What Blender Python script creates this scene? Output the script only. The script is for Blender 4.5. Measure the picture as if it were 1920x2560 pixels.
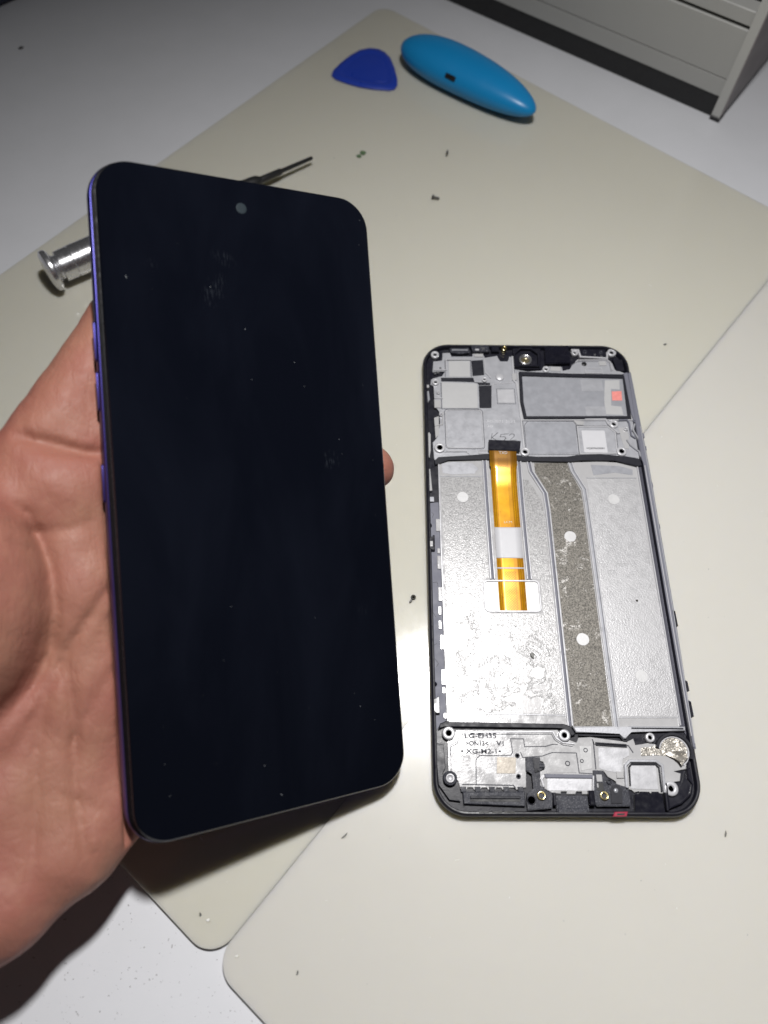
import bpy, bmesh, math, random
import numpy as np
from mathutils import Matrix, Vector

# ------------------------------------------------------------------ scene, camera, light
for o in list(bpy.data.objects):
    bpy.data.objects.remove(o)
scene = bpy.context.scene
COL = scene.collection
MM = 0.001
DZ = 1.6                       # mat thickness: world z = 0 is the table top, mat top is z = 1.6 mm
random.seed(7)
rng = np.random.default_rng(7)

cam_data = bpy.data.cameras.new('camera')
cam = bpy.data.objects.new('camera', cam_data)
COL.objects.link(cam)
cam_right = Vector((1.0, 0.0025, 0.0096))
cam_down = Vector((0.0064, -0.9014, -0.4330))
cam_fwd = Vector((0.0076, 0.4330, -0.9014)).normalized()
cam_right = cam_down.cross(cam_fwd).normalized()
cam_down = cam_fwd.cross(cam_right).normalized()
M = Matrix.Identity(4)
for i in range(3):
    M[i][0], M[i][1], M[i][2] = cam_right[i], -cam_down[i], -cam_fwd[i]
M.translation = Vector((-53.895, -95.028, 226.686 + DZ)) * MM
cam.matrix_world = M
cam_data.sensor_fit = 'VERTICAL'
cam_data.sensor_height = 36.0
cam_data.lens = 1856.34 / 2560 * 36.0
cam_data.clip_start = 0.005
cam_data.clip_end = 20.0
cam_data.dof.use_dof = True
cam_data.dof.focus_distance = 0.232
cam_data.dof.aperture_fstop = 9.5
scene.camera = cam

world = bpy.data.worlds.new('World')
scene.world = world
world.use_nodes = True
world.node_tree.nodes['Background'].inputs['Color'].default_value = (0.95, 0.96, 1.0, 1)
world.node_tree.nodes['Background'].inputs['Strength'].default_value = 0.027

def lamp(name, loc, target, size, power, color):
    d = bpy.data.lights.new(name, 'AREA')
    d.shape = 'DISK'
    d.size = size
    d.energy = power
    d.color = color
    d.spread = math.radians(147)
    o = bpy.data.objects.new(name, d)
    COL.objects.link(o)
    o.location = Vector(loc) * MM
    o.rotation_euler = (Vector(target) - Vector(loc)).to_track_quat('-Z', 'Y').to_euler()
    return o

lamp('desk_lamp_light', (-18, 48, 392), (52, -152, 0), 0.028, 1.56, (1.0, 0.985, 0.97))

scene.view_settings.view_transform = 'Standard'
scene.view_settings.look = 'None'
scene.view_settings.exposure = 0.0
scene.view_settings.gamma = 1.0
scene.view_settings.use_curve_mapping = False
scene.render.engine = 'CYCLES'

# ------------------------------------------------------------------ materials
def srgb(r, g, b):
    def f(c):
        c /= 255.0
        return c / 12.92 if c <= 0.04045 else ((c + 0.055) / 1.055) ** 2.4
    return (f(r), f(g), f(b), 1.0)

class NT:
    def __init__(self, name):
        self.m = bpy.data.materials.new(name)
        self.m.use_nodes = True
        self.t = self.m.node_tree
        self.p = self.t.nodes['Principled BSDF']
        self.tc = self.t.nodes.new('ShaderNodeTexCoord')
    def n(self, kind, **kw):
        nd = self.t.nodes.new(kind)
        for k, v in kw.items():
            setattr(nd, k, v)
        return nd
    def put(self, sock, val):
        if hasattr(val, 'is_linked') or isinstance(val, bpy.types.NodeSocket):
            self.t.links.new(val, sock)
        else:
            sock.default_value = val
    def set(self, **kw):
        for k, v in kw.items():
            self.put(self.p.inputs[k.replace('_', ' ')], v)
    def obj(self):
        return self.tc.outputs['Object']
    def noise(self, scale, detail=3.0, rough=0.5, vec=None, dist=0.0):
        nd = self.n('ShaderNodeTexNoise')
        self.put(nd.inputs['Vector'], vec or self.obj())
        nd.inputs['Scale'].default_value = scale
        nd.inputs['Detail'].default_value = detail
        nd.inputs['Roughness'].default_value = rough
        nd.inputs['Distortion'].default_value = dist
        return nd.outputs['Fac']
    def ramp(self, fac, a, b, ca=(0, 0, 0, 1), cb=(1, 1, 1, 1)):
        nd = self.n('ShaderNodeValToRGB')
        self.put(nd.inputs['Fac'], fac)
        nd.color_ramp.elements[0].position = a
        nd.color_ramp.elements[0].color = ca
        nd.color_ramp.elements[1].position = b
        nd.color_ramp.elements[1].color = cb
        return nd.outputs['Color']
    def mix(self, fac, a, b):
        nd = self.n('ShaderNodeMix', data_type='RGBA')
        self.put(nd.inputs[0], fac)
        self.put(nd.inputs[6], a)
        self.put(nd.inputs[7], b)
        return nd.outputs[2]
    def math(self, op, a, b=0.0, c=0.0):
        nd = self.n('ShaderNodeMath', operation=op)
        self.put(nd.inputs[0], a)
        self.put(nd.inputs[1], b)
        self.put(nd.inputs[2], c)
        return nd.outputs[0]
    def maprange(self, v, a, b, c, d):
        nd = self.n('ShaderNodeMapRange')
        self.put(nd.inputs[0], v)
        for i, q in enumerate((a, b, c, d)):
            nd.inputs[i + 1].default_value = q
        return nd.outputs[0]
    def xyz(self):
        nd = self.n('ShaderNodeSeparateXYZ')
        self.t.links.new(self.obj(), nd.inputs[0])
        return nd.outputs
    def bump(self, h, strength, dist, normal=None):
        nd = self.n('ShaderNodeBump')
        nd.inputs['Strength'].default_value = strength
        nd.inputs['Distance'].default_value = dist
        self.put(nd.inputs['Height'], h)
        if normal is not None:
            self.put(nd.inputs['Normal'], normal)
        return nd.outputs['Normal']

def basic(name, col, rough, metal=0.0, var=0.12, vscale=300, bscale=0, bstr=0.2, bdist=0.0001, rvar=0.1, **kw):
    k = NT(name)
    c2 = tuple(v * (1 - var) for v in col[:3]) + (1,)
    f = k.noise(vscale, 4, 0.6)
    k.set(Base_Color=k.mix(f, col, c2), Metallic=metal,
          Roughness=k.maprange(k.noise(vscale * 2.3, 3), 0.3, 0.7, max(0.02, rough - rvar), rough + rvar), **kw)
    if bscale:
        k.set(Normal=k.bump(k.noise(bscale, 3), bstr, bdist))
    return k.m

def m_table():
    k = NT('white_laminate')
    f = k.noise(60, 4, 0.6)
    k.set(Base_Color=k.mix(f, (0.66, 0.665, 0.70, 1), (0.60, 0.61, 0.635, 1)),
          Roughness=0.55, Specular_IOR_Level=0.35,
          Normal=k.bump(k.noise(1800, 2), 0.10, 0.0002))
    return k.m

def m_mat(name, ca, cb, rough):
    k = NT(name)
    f = k.noise(22, 3, 0.5)
    scr = k.noise(700, 2, 0.5)
    k.set(Base_Color=k.mix(f, ca, cb),
          Roughness=k.maprange(k.noise(140, 4, 0.7), 0.3, 0.7, rough - 0.02, rough + 0.02),
          Specular_IOR_Level=0.42,
          Subsurface_Weight=0.75, Subsurface_Radius=(1.0, 0.93, 0.7), Subsurface_Scale=0.006,
          Normal=k.bump(k.math('ADD', scr, k.math('MULTIPLY', k.noise(5200, 1), 0.25)), 0.03, 0.00005))
    return k.m

def m_skin():
    k = NT('palm_skin')
    a = k.noise(38, 4, 0.6)
    b = k.noise(110, 4, 0.65)
    base = k.mix(k.ramp(a, 0.36, 0.66), srgb(153, 107, 90), srgb(150, 97, 85))
    base = k.mix(k.math('MULTIPLY', k.ramp(b, 0.52, 0.72), 0.55), base, srgb(164, 119, 99))
    base = k.mix(k.math('MULTIPLY', k.ramp(k.noise(20, 3), 0.50, 0.68), 0.45), base, srgb(145, 86, 75))
    wv = k.n('ShaderNodeTexWave', wave_type='BANDS', bands_direction='Y')
    mp = k.n('ShaderNodeMapping')
    mp.inputs['Rotation'].default_value = (0.2, 0.1, 1.1)
    k.t.links.new(k.obj(), mp.inputs[0])
    k.t.links.new(mp.outputs[0], wv.inputs['Vector'])
    wv.inputs['Scale'].default_value = 480
    wv.inputs['Distortion'].default_value = 9.0
    wv.inputs['Detail'].default_value = 1.5
    wv.inputs['Detail Scale'].default_value = 0.10
    vor = k.n('ShaderNodeTexVoronoi', feature='DISTANCE_TO_EDGE')
    k.t.links.new(k.obj(), vor.inputs['Vector'])
    vor.inputs['Scale'].default_value = 330
    n1 = k.bump(wv.outputs['Fac'], 0.13, 0.00010)
    n2 = k.bump(k.ramp(vor.outputs['Distance'], 0.0, 0.22), 0.20, 0.00018, n1)
    n3 = k.bump(k.noise(240, 5, 0.65), 0.25, 0.0004, n2)
    fm = k.n('ShaderNodeMapping')
    fm.inputs['Rotation'].default_value = (0, 0, 0.75)
    fm.inputs['Scale'].default_value = (1.0, 0.40, 0.6)
    k.t.links.new(k.obj(), fm.inputs[0])
    fine = k.noise(900, 3, 0.6, vec=fm.outputs[0], dist=0.6)
    fm2 = k.n('ShaderNodeMapping')
    fm2.inputs['Rotation'].default_value = (0, 0, -0.35)
    fm2.inputs['Scale'].default_value = (1.0, 0.28, 0.6)
    k.t.links.new(k.obj(), fm2.inputs[0])
    fine2 = k.ramp(k.noise(420, 3, 0.6, vec=fm2.outputs[0], dist=0.8), 0.35, 0.52)
    n3 = k.bump(fine, 0.40, 0.00022, n3)
    n3 = k.bump(fine2, 0.26, 0.00028, n3)
    k.set(Base_Color=base, Roughness=k.maprange(k.noise(300, 3), 0.3, 0.7, 0.48, 0.66),
          Specular_IOR_Level=0.30, Subsurface_Weight=0.14, Subsurface_Radius=(1.0, 0.36, 0.2),
          Subsurface_Scale=0.0016, Normal=n3)
    return k.m

def m_glass():
    k = NT('phone_glass')
    x, y, z = k.xyz()
    base = (0.0022, 0.0029, 0.0060, 1)
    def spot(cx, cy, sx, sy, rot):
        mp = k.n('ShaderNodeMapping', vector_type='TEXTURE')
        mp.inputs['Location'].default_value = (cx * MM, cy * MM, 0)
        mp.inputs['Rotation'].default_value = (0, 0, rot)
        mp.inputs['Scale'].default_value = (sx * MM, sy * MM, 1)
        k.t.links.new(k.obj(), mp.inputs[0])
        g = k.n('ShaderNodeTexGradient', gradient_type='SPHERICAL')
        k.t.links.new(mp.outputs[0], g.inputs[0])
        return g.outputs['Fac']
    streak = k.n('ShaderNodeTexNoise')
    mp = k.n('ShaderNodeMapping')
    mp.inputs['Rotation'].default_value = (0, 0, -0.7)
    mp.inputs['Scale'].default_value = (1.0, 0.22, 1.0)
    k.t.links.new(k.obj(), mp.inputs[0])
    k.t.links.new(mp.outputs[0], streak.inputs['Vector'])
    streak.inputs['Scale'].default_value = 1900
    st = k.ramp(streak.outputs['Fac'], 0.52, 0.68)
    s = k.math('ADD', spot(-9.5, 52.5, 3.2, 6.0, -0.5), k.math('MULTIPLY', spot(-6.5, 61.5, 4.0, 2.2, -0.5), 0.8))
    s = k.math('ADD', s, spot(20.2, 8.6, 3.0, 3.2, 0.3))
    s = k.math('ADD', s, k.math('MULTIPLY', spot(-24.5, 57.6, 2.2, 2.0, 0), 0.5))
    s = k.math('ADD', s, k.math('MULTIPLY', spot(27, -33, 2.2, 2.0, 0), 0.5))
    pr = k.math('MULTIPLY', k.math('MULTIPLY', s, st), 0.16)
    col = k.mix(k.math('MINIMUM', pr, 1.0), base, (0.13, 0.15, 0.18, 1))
    gm = k.n('ShaderNodeMapping')
    gm.inputs['Rotation'].default_value = (0, 0, -0.45)
    gm.inputs['Scale'].default_value = (1.0, 0.35, 1.0)
    k.t.links.new(k.obj(), gm.inputs[0])
    film = k.ramp(k.noise(40, 4, 0.55, vec=gm.outputs[0], dist=0.5), 0.42, 0.75)
    col = k.mix(k.math('MULTIPLY', film, 0.8), col, (0.0050, 0.0062, 0.0112, 1))
    k.set(Base_Color=col, Roughness=0.045, Specular_IOR_Level=0.5,
          Coat_Weight=0.0)
    return k.m

def m_frame():
    k = NT('iridescent_frame')
    x, y, z = k.xyz()
    f = k.maprange(y, -0.070, 0.075, 0, 1)
    r = k.n('ShaderNodeValToRGB')
    k.t.links.new(f, r.inputs[0])
    e = r.color_ramp.elements
    e[0].position, e[0].color = 0.0, (0.105, 0.068, 0.22, 1)
    e[1].position, e[1].color = 1.0, (0.007, 0.006, 0.10, 1)
    q = e.new(0.45); q.color = (0.026, 0.018, 0.12, 1)
    k.set(Base_Color=r.outputs[0], Metallic=0.7, Roughness=0.36, Coat_Weight=0.2, Coat_Roughness=0.15)
    return k.m

def m_cast(name, col, rough, metal=0.55, grain=0.25, gscale=1600):
    k = NT(name)
    f = k.noise(130, 5, 0.65)
    c2 = tuple(v * 0.88 for v in col[:3]) + (1,)
    stain = k.ramp(k.noise(70, 4, 0.7), 0.60, 0.74)
    base = k.mix(f, col, c2)
    base = k.mix(k.math('MULTIPLY', stain, 0.18), base, tuple(v * 0.5 for v in col[:3]) + (1,))
    k.set(Base_Color=base, Metallic=metal,
          Roughness=k.maprange(k.noise(420, 4, 0.6), 0.3, 0.7, rough - 0.08, rough + 0.10),
          Normal=k.bump(k.noise(gscale, 3, 0.6), grain, 0.00012))
    return k.m

def m_residue():
    # battery bay floor: bare metal under a torn, grainy film of adhesive
    k = NT('adhesive_covered_metal')
    g = k.noise(2300, 3, 0.7)
    x, y, z = k.xyz()
    patch = k.noise(105, 7, 0.72, dist=0.45)
    low = k.maprange(y, -0.052, -0.014, 0.10, -0.14)
    left = k.maprange(x, -0.005, 0.012, 0.0, -0.3)
    pm = k.ramp(k.math('ADD', patch, k.math('ADD', low, left)), 0.52, 0.58)
    edge = k.math('SUBTRACT', k.ramp(k.math('ADD', patch, k.math('ADD', low, left)), 0.485, 0.53), pm)
    speck = k.ramp(g, 0.30, 0.72)
    grain = k.mix(speck, (0.19, 0.188, 0.19, 1), (0.54, 0.535, 0.54, 1))
    base = k.mix(pm, grain, (0.50, 0.495, 0.50, 1))
    base = k.mix(k.math('MULTIPLY', edge, 0.75), base, (0.10, 0.10, 0.10, 1))
    h = k.math('MULTIPLY', k.math('ADD', g, k.math('MULTIPLY', k.noise(900, 3, 0.6), 0.5)),
               k.maprange(pm, 0, 1, 1.0, 0.35))
    k.set(Base_Color=base, Metallic=0.16, Specular_IOR_Level=0.35, Roughness=k.maprange(pm, 0, 1, 0.26, 0.20),
          Normal=k.bump(h, 0.50, 0.00014))
    return k.m

def m_fabric(name, ca, cb, scale=2300):
    k = NT(name)
    g = k.noise(scale, 4, 0.7)
    patch = k.ramp(k.noise(210, 5, 0.75, dist=1.0), 0.58, 0.66)
    base = k.mix(k.ramp(g, 0.38, 0.62), ca, cb)
    base = k.mix(k.math('MULTIPLY', patch, k.math('MULTIPLY', k.ramp(g, 0.40, 0.55), 0.8)), base, (0.70, 0.68, 0.66, 1))
    k.set(Base_Color=base, Metallic=0.35, Roughness=0.5, Normal=k.bump(g, 0.6, 0.0002))
    return k.m

def m_foil():
    k = NT('crumpled_conductive_fabric')
    w = k.noise(1700, 3, 0.6)
    cr = k.noise(330, 4, 0.6, dist=0.8)
    k.set(Base_Color=k.mix(w, (0.30, 0.275, 0.24, 1), (0.62, 0.59, 0.54, 1)), Metallic=0.65, Roughness=0.34,
          Normal=k.bump(w, 0.25, 0.0001, k.bump(cr, 0.9, 0.0008)))
    return k.m

def m_flex():
    k = NT('polyimide_flex')
    x, y, z = k.xyz()
    # copper traces run lengthwise near both sides, with a hatched ground field in the middle
    ax = k.math('ABSOLUTE', x)
    lines = k.math('GREATER_THAN', k.math('SINE', k.math('MULTIPLY', ax, 6283.0 / 0.62)), 0.35)
    zone = k.math('MULTIPLY', k.math('GREATER_THAN', ax, 0.0024), k.math('LESS_THAN', ax, 0.0041))
    lines = k.math('MULTIPLY', lines, zone)
    h1 = k.math('SINE', k.math('MULTIPLY', k.math('ADD', x, y), 6283.0 / 0.85))
    h2 = k.math('SINE', k.math('MULTIPLY', k.math('SUBTRACT', x, y), 6283.0 / 0.85))
    hatch = k.math('GREATER_THAN', k.math('MAXIMUM', h1, h2), 0.55)
    inner = k.math('LESS_THAN', k.math('ABSOLUTE', k.math('ADD', x, 0.0002)), 0.0018)
    low = k.math('LESS_THAN', y, -0.0085)
    top = k.math('MULTIPLY', k.math('GREATER_THAN', y, 0.0290), k.math('LESS_THAN', y, 0.0325))
    hz = k.math('MULTIPLY', k.math('MULTIPLY', hatch, inner), k.math('ADD', low, top))
    dark = k.math('MINIMUM', k.math('ADD', k.math('MULTIPLY', lines, 0.55), k.math('MULTIPLY', hz, 0.75)), 1.0)
    base = k.mix(k.ramp(k.noise(160, 4), 0.35, 0.7), (0.84, 0.42, 0.008, 1), (0.58, 0.25, 0.006, 1))
    band = k.math('MULTIPLY', k.math('GREATER_THAN', x, 0.0012), k.math('LESS_THAN', x, 0.0026))
    base = k.mix(k.math('MULTIPLY', band, 0.45), base, (0.42, 0.18, 0.008, 1))
    specks = k.ramp(k.noise(1300, 2), 0.68, 0.72)
    base = k.mix(k.math('MULTIPLY', specks, 0.5), base, (0.30, 0.12, 0.01, 1))
    base = k.mix(dark, base, (0.26, 0.095, 0.012, 1))
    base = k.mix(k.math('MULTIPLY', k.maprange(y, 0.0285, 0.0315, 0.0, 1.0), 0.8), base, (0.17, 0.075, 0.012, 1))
    k.set(Base_Color=base, Metallic=0.35, Roughness=0.30, Coat_Weight=0.8, Coat_Roughness=0.16,
          Normal=k.bump(k.noise(420, 2), 0.05, 0.0002))
    return k.m

def m_black(name, col=(0.012, 0.012, 0.016, 1), rough=0.38, grain=0.25, speck=0.25):
    k = NT(name)
    worn = k.ramp(k.noise(2600, 3, 0.7), 0.54, 0.66)
    c = k.mix(k.noise(200, 4), col, tuple(v * 1.8 for v in col[:3]) + (1,))
    c = k.mix(k.math('MULTIPLY', worn, speck), c, (0.20, 0.20, 0.22, 1))
    k.set(Base_Color=c, Specular_IOR_Level=0.3, Roughness=k.maprange(k.noise(500, 3), 0.3, 0.7, rough - 0.08, rough + 0.12),
          Normal=k.bump(k.noise(2400, 2), grain, 0.0001))
    return k.m

MT = {
    'table': m_table(),
    'mat_a': m_mat('silicone_cream', (0.602, 0.580, 0.497, 1), (0.584, 0.561, 0.478, 1), 0.12),
    'mat_b': m_mat('silicone_pale', (0.630, 0.606, 0.548, 1), (0.612, 0.588, 0.53, 1), 0.22),
    'skin': m_skin(),
    'glass': m_glass(),
    'frame': m_frame(),
    'gasket': basic('black_gasket', (0.005, 0.005, 0.007, 1), 0.45, var=0.3, Specular_IOR_Level=0.10),
    'lens': basic('camera_lens', (0.024, 0.034, 0.042, 1), 0.6, var=0.35, vscale=900, Specular_IOR_Level=0.12),
    'edge_grey': basic('glass_edge_highlight', (0.055, 0.055, 0.06, 1), 0.25),  # even grey imitating a highlight on the glass rim
    'black': m_black('black_plastic', (0.0065, 0.0065, 0.011, 1), 0.34, 0.15, 0.05),
    'black_matt': m_black('matt_black_plastic', (0.016, 0.017, 0.024, 1), 0.50, 0.4, 0.55),
    'black_gloss': m_black('glossy_black_pad', (0.006, 0.006, 0.010, 1), 0.22, 0.04, 0.02),
    'grey_pl': m_cast('blue_grey_plastic', (0.155, 0.158, 0.195, 1), 0.62, 0.0, 0.15),
    'dark_ch': basic('dark_grey_channel', (0.055, 0.055, 0.075, 1), 0.45, 0.2, bscale=900),
    'cast': m_cast('die_cast_metal', (0.43, 0.435, 0.465, 1), 0.38, 0.30, 0.22),
    'cast_hi': m_cast('bright_cast_metal', (0.55, 0.55, 0.575, 1), 0.32, 0.22, 0.20),
    'cast_dim': m_cast('smooth_grey_metal', (0.36, 0.367, 0.40, 1), 0.36, 0.25, 0.08, 500),
    'bare': m_cast('bare_bright_metal', (0.49, 0.487, 0.495, 1), 0.19, 0.14, 0.25),
    'residue': m_residue(),
    'residue_r': m_cast('grainy_adhesive', (0.46, 0.458, 0.47, 1), 0.36, 0.28, 0.7, 2300),
    'brown': m_fabric('dark_conductive_strip', (0.060, 0.055, 0.048, 1), (0.22, 0.205, 0.18, 1)),
    'fabric': m_foil(),
    'thermal': m_cast('thermal_pad', (0.46, 0.46, 0.465, 1), 0.55, 0.15, 0.5, 1300),
    'thermal_b': m_cast('brownish_pad', (0.36, 0.325, 0.28, 1), 0.5, 0.35, 0.5, 1300),
    'slate': basic('slate_foam_and_shade', (0.013, 0.0135, 0.020, 1), 0.5, bscale=1500, Specular_IOR_Level=0.3),
    'groove': basic('edge_shade_grey', (0.070, 0.071, 0.085, 1), 0.7, Specular_IOR_Level=0.15),  # recess and edge shade painted in grey; lettering uses it too
    'white': basic('white_label', (0.56, 0.56, 0.585, 1), 0.45, var=0.05),
    'white_dsp': basic('white_display_back', (0.85, 0.85, 0.84, 1), 0.35, var=0.06),
    'ink': basic('ink', (0.03, 0.03, 0.035, 1), 0.6),
    'pale_ink': basic('pale_print', (0.66, 0.60, 0.42, 1), 0.5),
    'brass': basic('brass', (0.78, 0.66, 0.34, 1), 0.25, 1.0),
    'steel': basic('steel', (0.70, 0.70, 0.72, 1), 0.25, 0.92, rvar=0.05),
    'dark_steel': basic('dark_steel', (0.05, 0.05, 0.052, 1), 0.38, 0.6),
    'hole': basic('hole_black', (0.004, 0.004, 0.005, 1), 0.5),
    'blue_lock': basic('blue_threadlock', (0.006, 0.05, 0.22, 1), 0.4),
    'dot': m_cast('pale_dot', (0.58, 0.578, 0.585, 1), 0.40, 0.12, 0.3),
    'pink': basic('pink_indicator', (0.88, 0.30, 0.27, 1), 0.45, var=0.35, vscale=900),
    'red': basic('red_gasket', (0.32, 0.015, 0.045, 1), 0.4),
    'sensor_gold': basic('golden_lens', (0.20, 0.17, 0.10, 1), 0.2, 0.6),
    'pry': basic('sky_blue_plastic', (0.010, 0.25, 0.57, 1), 0.34, var=0.08, vscale=60, rvar=0.04, Specular_IOR_Level=0.4),
    'pick': basic('blue_pick_plastic', (0.020, 0.055, 0.42, 1), 0.36, var=0.1, vscale=80),
    'navy': basic('navy_plastic', (0.004, 0.010, 0.06, 1), 0.35),
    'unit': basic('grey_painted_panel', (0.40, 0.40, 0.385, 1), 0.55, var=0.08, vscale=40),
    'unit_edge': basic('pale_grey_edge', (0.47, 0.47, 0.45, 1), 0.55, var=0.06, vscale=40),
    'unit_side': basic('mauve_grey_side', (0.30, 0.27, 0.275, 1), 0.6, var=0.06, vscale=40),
    'unit_black': basic('unit_black', (0.012, 0.012, 0.013, 1), 0.5),
    'green': basic('green_chip', (0.10, 0.17, 0.08, 1), 0.5),
    'chip': basic('dark_chip', (0.03, 0.028, 0.022, 1), 0.5),
    'grey_chip': basic('grey_chip', (0.13, 0.13, 0.12, 1), 0.5),
    'pale_chip': basic('pale_crumb', (0.80, 0.79, 0.76, 1), 0.5),
    'dust': basic('dust', (0.33, 0.33, 0.33, 1), 0.7),
    'lint': basic('lint', (0.30, 0.32, 0.34, 1), 0.7),
}

# ------------------------------------------------------------------ helpers (all lengths in mm)
def tag(o, label=None, cat=None, group=None, kind=None):
    if label: o['label'] = label
    if cat: o['category'] = cat
    if group: o['group'] = group
    if kind: o['kind'] = kind
    return o

def link(name, me, mat=None, parent=None, smooth=False):
    if mat: me.materials.append(MT[mat])
    o = bpy.data.objects.new(name, me)
    COL.objects.link(o)
    if parent is not None: o.parent = parent
    if smooth:
        me.polygons.foreach_set('use_smooth', [True] * len(me.polygons))
    return o

def pydata(name, verts, faces, mat=None, parent=None, smooth=False):
    me = bpy.data.meshes.new(name)
    me.from_pydata([(v[0] * MM, v[1] * MM, v[2] * MM) for v in verts], [], faces)
    me.update()
    return link(name, me, mat, parent, smooth)

def from_bm(name, bm, mat, parent=None, smooth=False):
    bmesh.ops.recalc_face_normals(bm, faces=bm.faces)
    bmesh.ops.scale(bm, vec=(MM, MM, MM), verts=bm.verts)
    me = bpy.data.meshes.new(name)
    bm.to_mesh(me)
    bm.free()
    return link(name, me, mat, parent, smooth)

def empty(name, loc, mat=None):
    o = bpy.data.objects.new(name, None)
    o.empty_display_size = 0.01
    COL.objects.link(o)
    if mat is not None: o.matrix_world = mat
    else: o.location = Vector(loc) * MM
    return o

def area2(p):
    return sum(p[i][0] * p[(i + 1) % len(p)][1] - p[(i + 1) % len(p)][0] * p[i][1] for i in range(len(p)))

def ccw(p):
    return list(p) if area2(p) > 0 else list(p)[::-1]

def bm_prism(bm, poly, z0, z1, bev=0.0, seg=1):
    poly = ccw(poly)
    lo = [bm.verts.new((x, y, z0)) for x, y in poly]
    hi = [bm.verts.new((x, y, z1)) for x, y in poly]
    n = len(poly)
    bm.faces.new(hi)
    bm.faces.new(lo[::-1])
    for i in range(n):
        bm.faces.new((lo[i], lo[(i + 1) % n], hi[(i + 1) % n], hi[i]))
    if bev > 0:
        bm.edges.ensure_lookup_table()
        ed = [bm.edges.get((hi[i], hi[(i + 1) % n])) for i in range(n)]
        bmesh.ops.bevel(bm, geom=ed, offset=bev, segments=seg, affect='EDGES', clamp_overlap=True)

def plate(name, poly, z0, z1, mat, parent, bev=0.15, seg=1):
    bm = bmesh.new()
    bm_prism(bm, poly, z0, z1, bev, seg)
    return from_bm(name, bm, mat, parent)

def rect(x0, y0, x1, y1):
    return [(x0, y0), (x1, y0), (x1, y1), (x0, y1)]

def rrect(x0, y0, x1, y1, r, seg=6):
    pts = []
    for cx, cy, a in ((x1 - r, y1 - r, 0), (x0 + r, y1 - r, 90), (x0 + r, y0 + r, 180), (x1 - r, y0 + r, 270)):
        for i in range(seg + 1):
            t = math.radians(a + 90 * i / seg)
            pts.append((cx + r * math.cos(t), cy + r * math.sin(t)))
    return pts

def offset_closed(poly, d):
    poly = ccw(poly)
    out = []
    n = len(poly)
    for i in range(n):
        a, b, c = Vector(poly[i - 1]), Vector(poly[i]), Vector(poly[(i + 1) % n])
        u, v = (b - a).normalized(), (c - b).normalized()
        n1, n2 = Vector((u.y, -u.x)), Vector((v.y, -v.x))
        m = n1 + n2
        k = max(0.4, m.dot(n1))
        q = b + m * (d / k)
        out.append((q.x, q.y))
    return out

def ring_frame(name, poly, w, z0, z1, mat, parent, bev=0.0):
    """a raised closed rim following a polygon"""
    a, b = offset_closed(poly, w / 2), offset_closed(poly, -w / 2)
    n = len(a)
    bb = min(0.12, w * 0.25)
    a2, b2 = offset_closed(poly, w / 2 - bb), offset_closed(poly, -w / 2 + bb)
    V, F = [], []
    for L, z in ((a, z0), (a, z1 - bb), (a2, z1), (b2, z1), (b, z1 - bb), (b, z0)):
        V += [(x, y, z) for x, y in L]
    for s in range(6):
        t = (s + 1) % 6
        for i in range(n):
            j = (i + 1) % n
            F.append((s * n + i, s * n + j, t * n + j, t * n + i))
    return pydata(name, V, F, mat, parent)

def stroke(name, line, w, z0, z1, mat, parent):
    """a raised rib along an open polyline"""
    n = len(line)
    L, R = [], []
    for i in range(n):
        p = Vector(line[i])
        d = Vector((0, 0))
        if i: d += (p - Vector(line[i - 1])).normalized()
        if i < n - 1: d += (Vector(line[i + 1]) - p).normalized()
        d.normalize()
        nn = Vector((-d.y, d.x))
        k = w / 2
        if 0 < i < n - 1:
            u = (p - Vector(line[i - 1])).normalized()
            k /= max(0.5, nn.dot(Vector((-u.y, u.x))))
        L.append(tuple(p + nn * k)); R.append(tuple(p - nn * k))
    bb = min(0.12, w * 0.28)
    V, F = [], []
    def lerp(a, b, t): return (a[0] + (b[0] - a[0]) * t, a[1] + (b[1] - a[1]) * t)
    for l, r in zip(L, R):
        t = bb / w
        l2, r2 = lerp(l, r, t), lerp(r, l, t)
        V += [(*l, z0), (*l, z1 - bb), (*l2, z1), (*r2, z1), (*r, z1 - bb), (*r, z0)]
    for i in range(n - 1):
        for s in range(5):
            F.append((i * 6 + s, i * 6 + s + 1, i * 6 + 6 + s + 1, i * 6 + 6 + s))
    F.append(tuple(range(6)))
    F.append(tuple((n - 1) * 6 + s for s in reversed(range(6))))
    return pydata(name, V, F, mat, parent)

def lathe(name, prof, cx, cy, mat, parent, seg=24, smooth=True, axis=None):
    """revolve (radius, height) about +z at (cx, cy)"""
    V, F = [], []
    n = len(prof)
    for i in range(seg):
        a = 2 * math.pi * i / seg
        for r, z in prof:
            V.append((cx + r * math.cos(a), cy + r * math.sin(a), z))
    for i in range(seg):
        j = (i + 1) % seg
        for k in range(n - 1):
            F.append((i * n + k, j * n + k, j * n + k + 1, i * n + k + 1))
    if prof[0][0] > 1e-6: F.append(tuple(i * n for i in reversed(range(seg))))
    if prof[-1][0] > 1e-6: F.append(tuple(i * n + n - 1 for i in range(seg)))
    return pydata(name, V, F, mat, parent, smooth)

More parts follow.
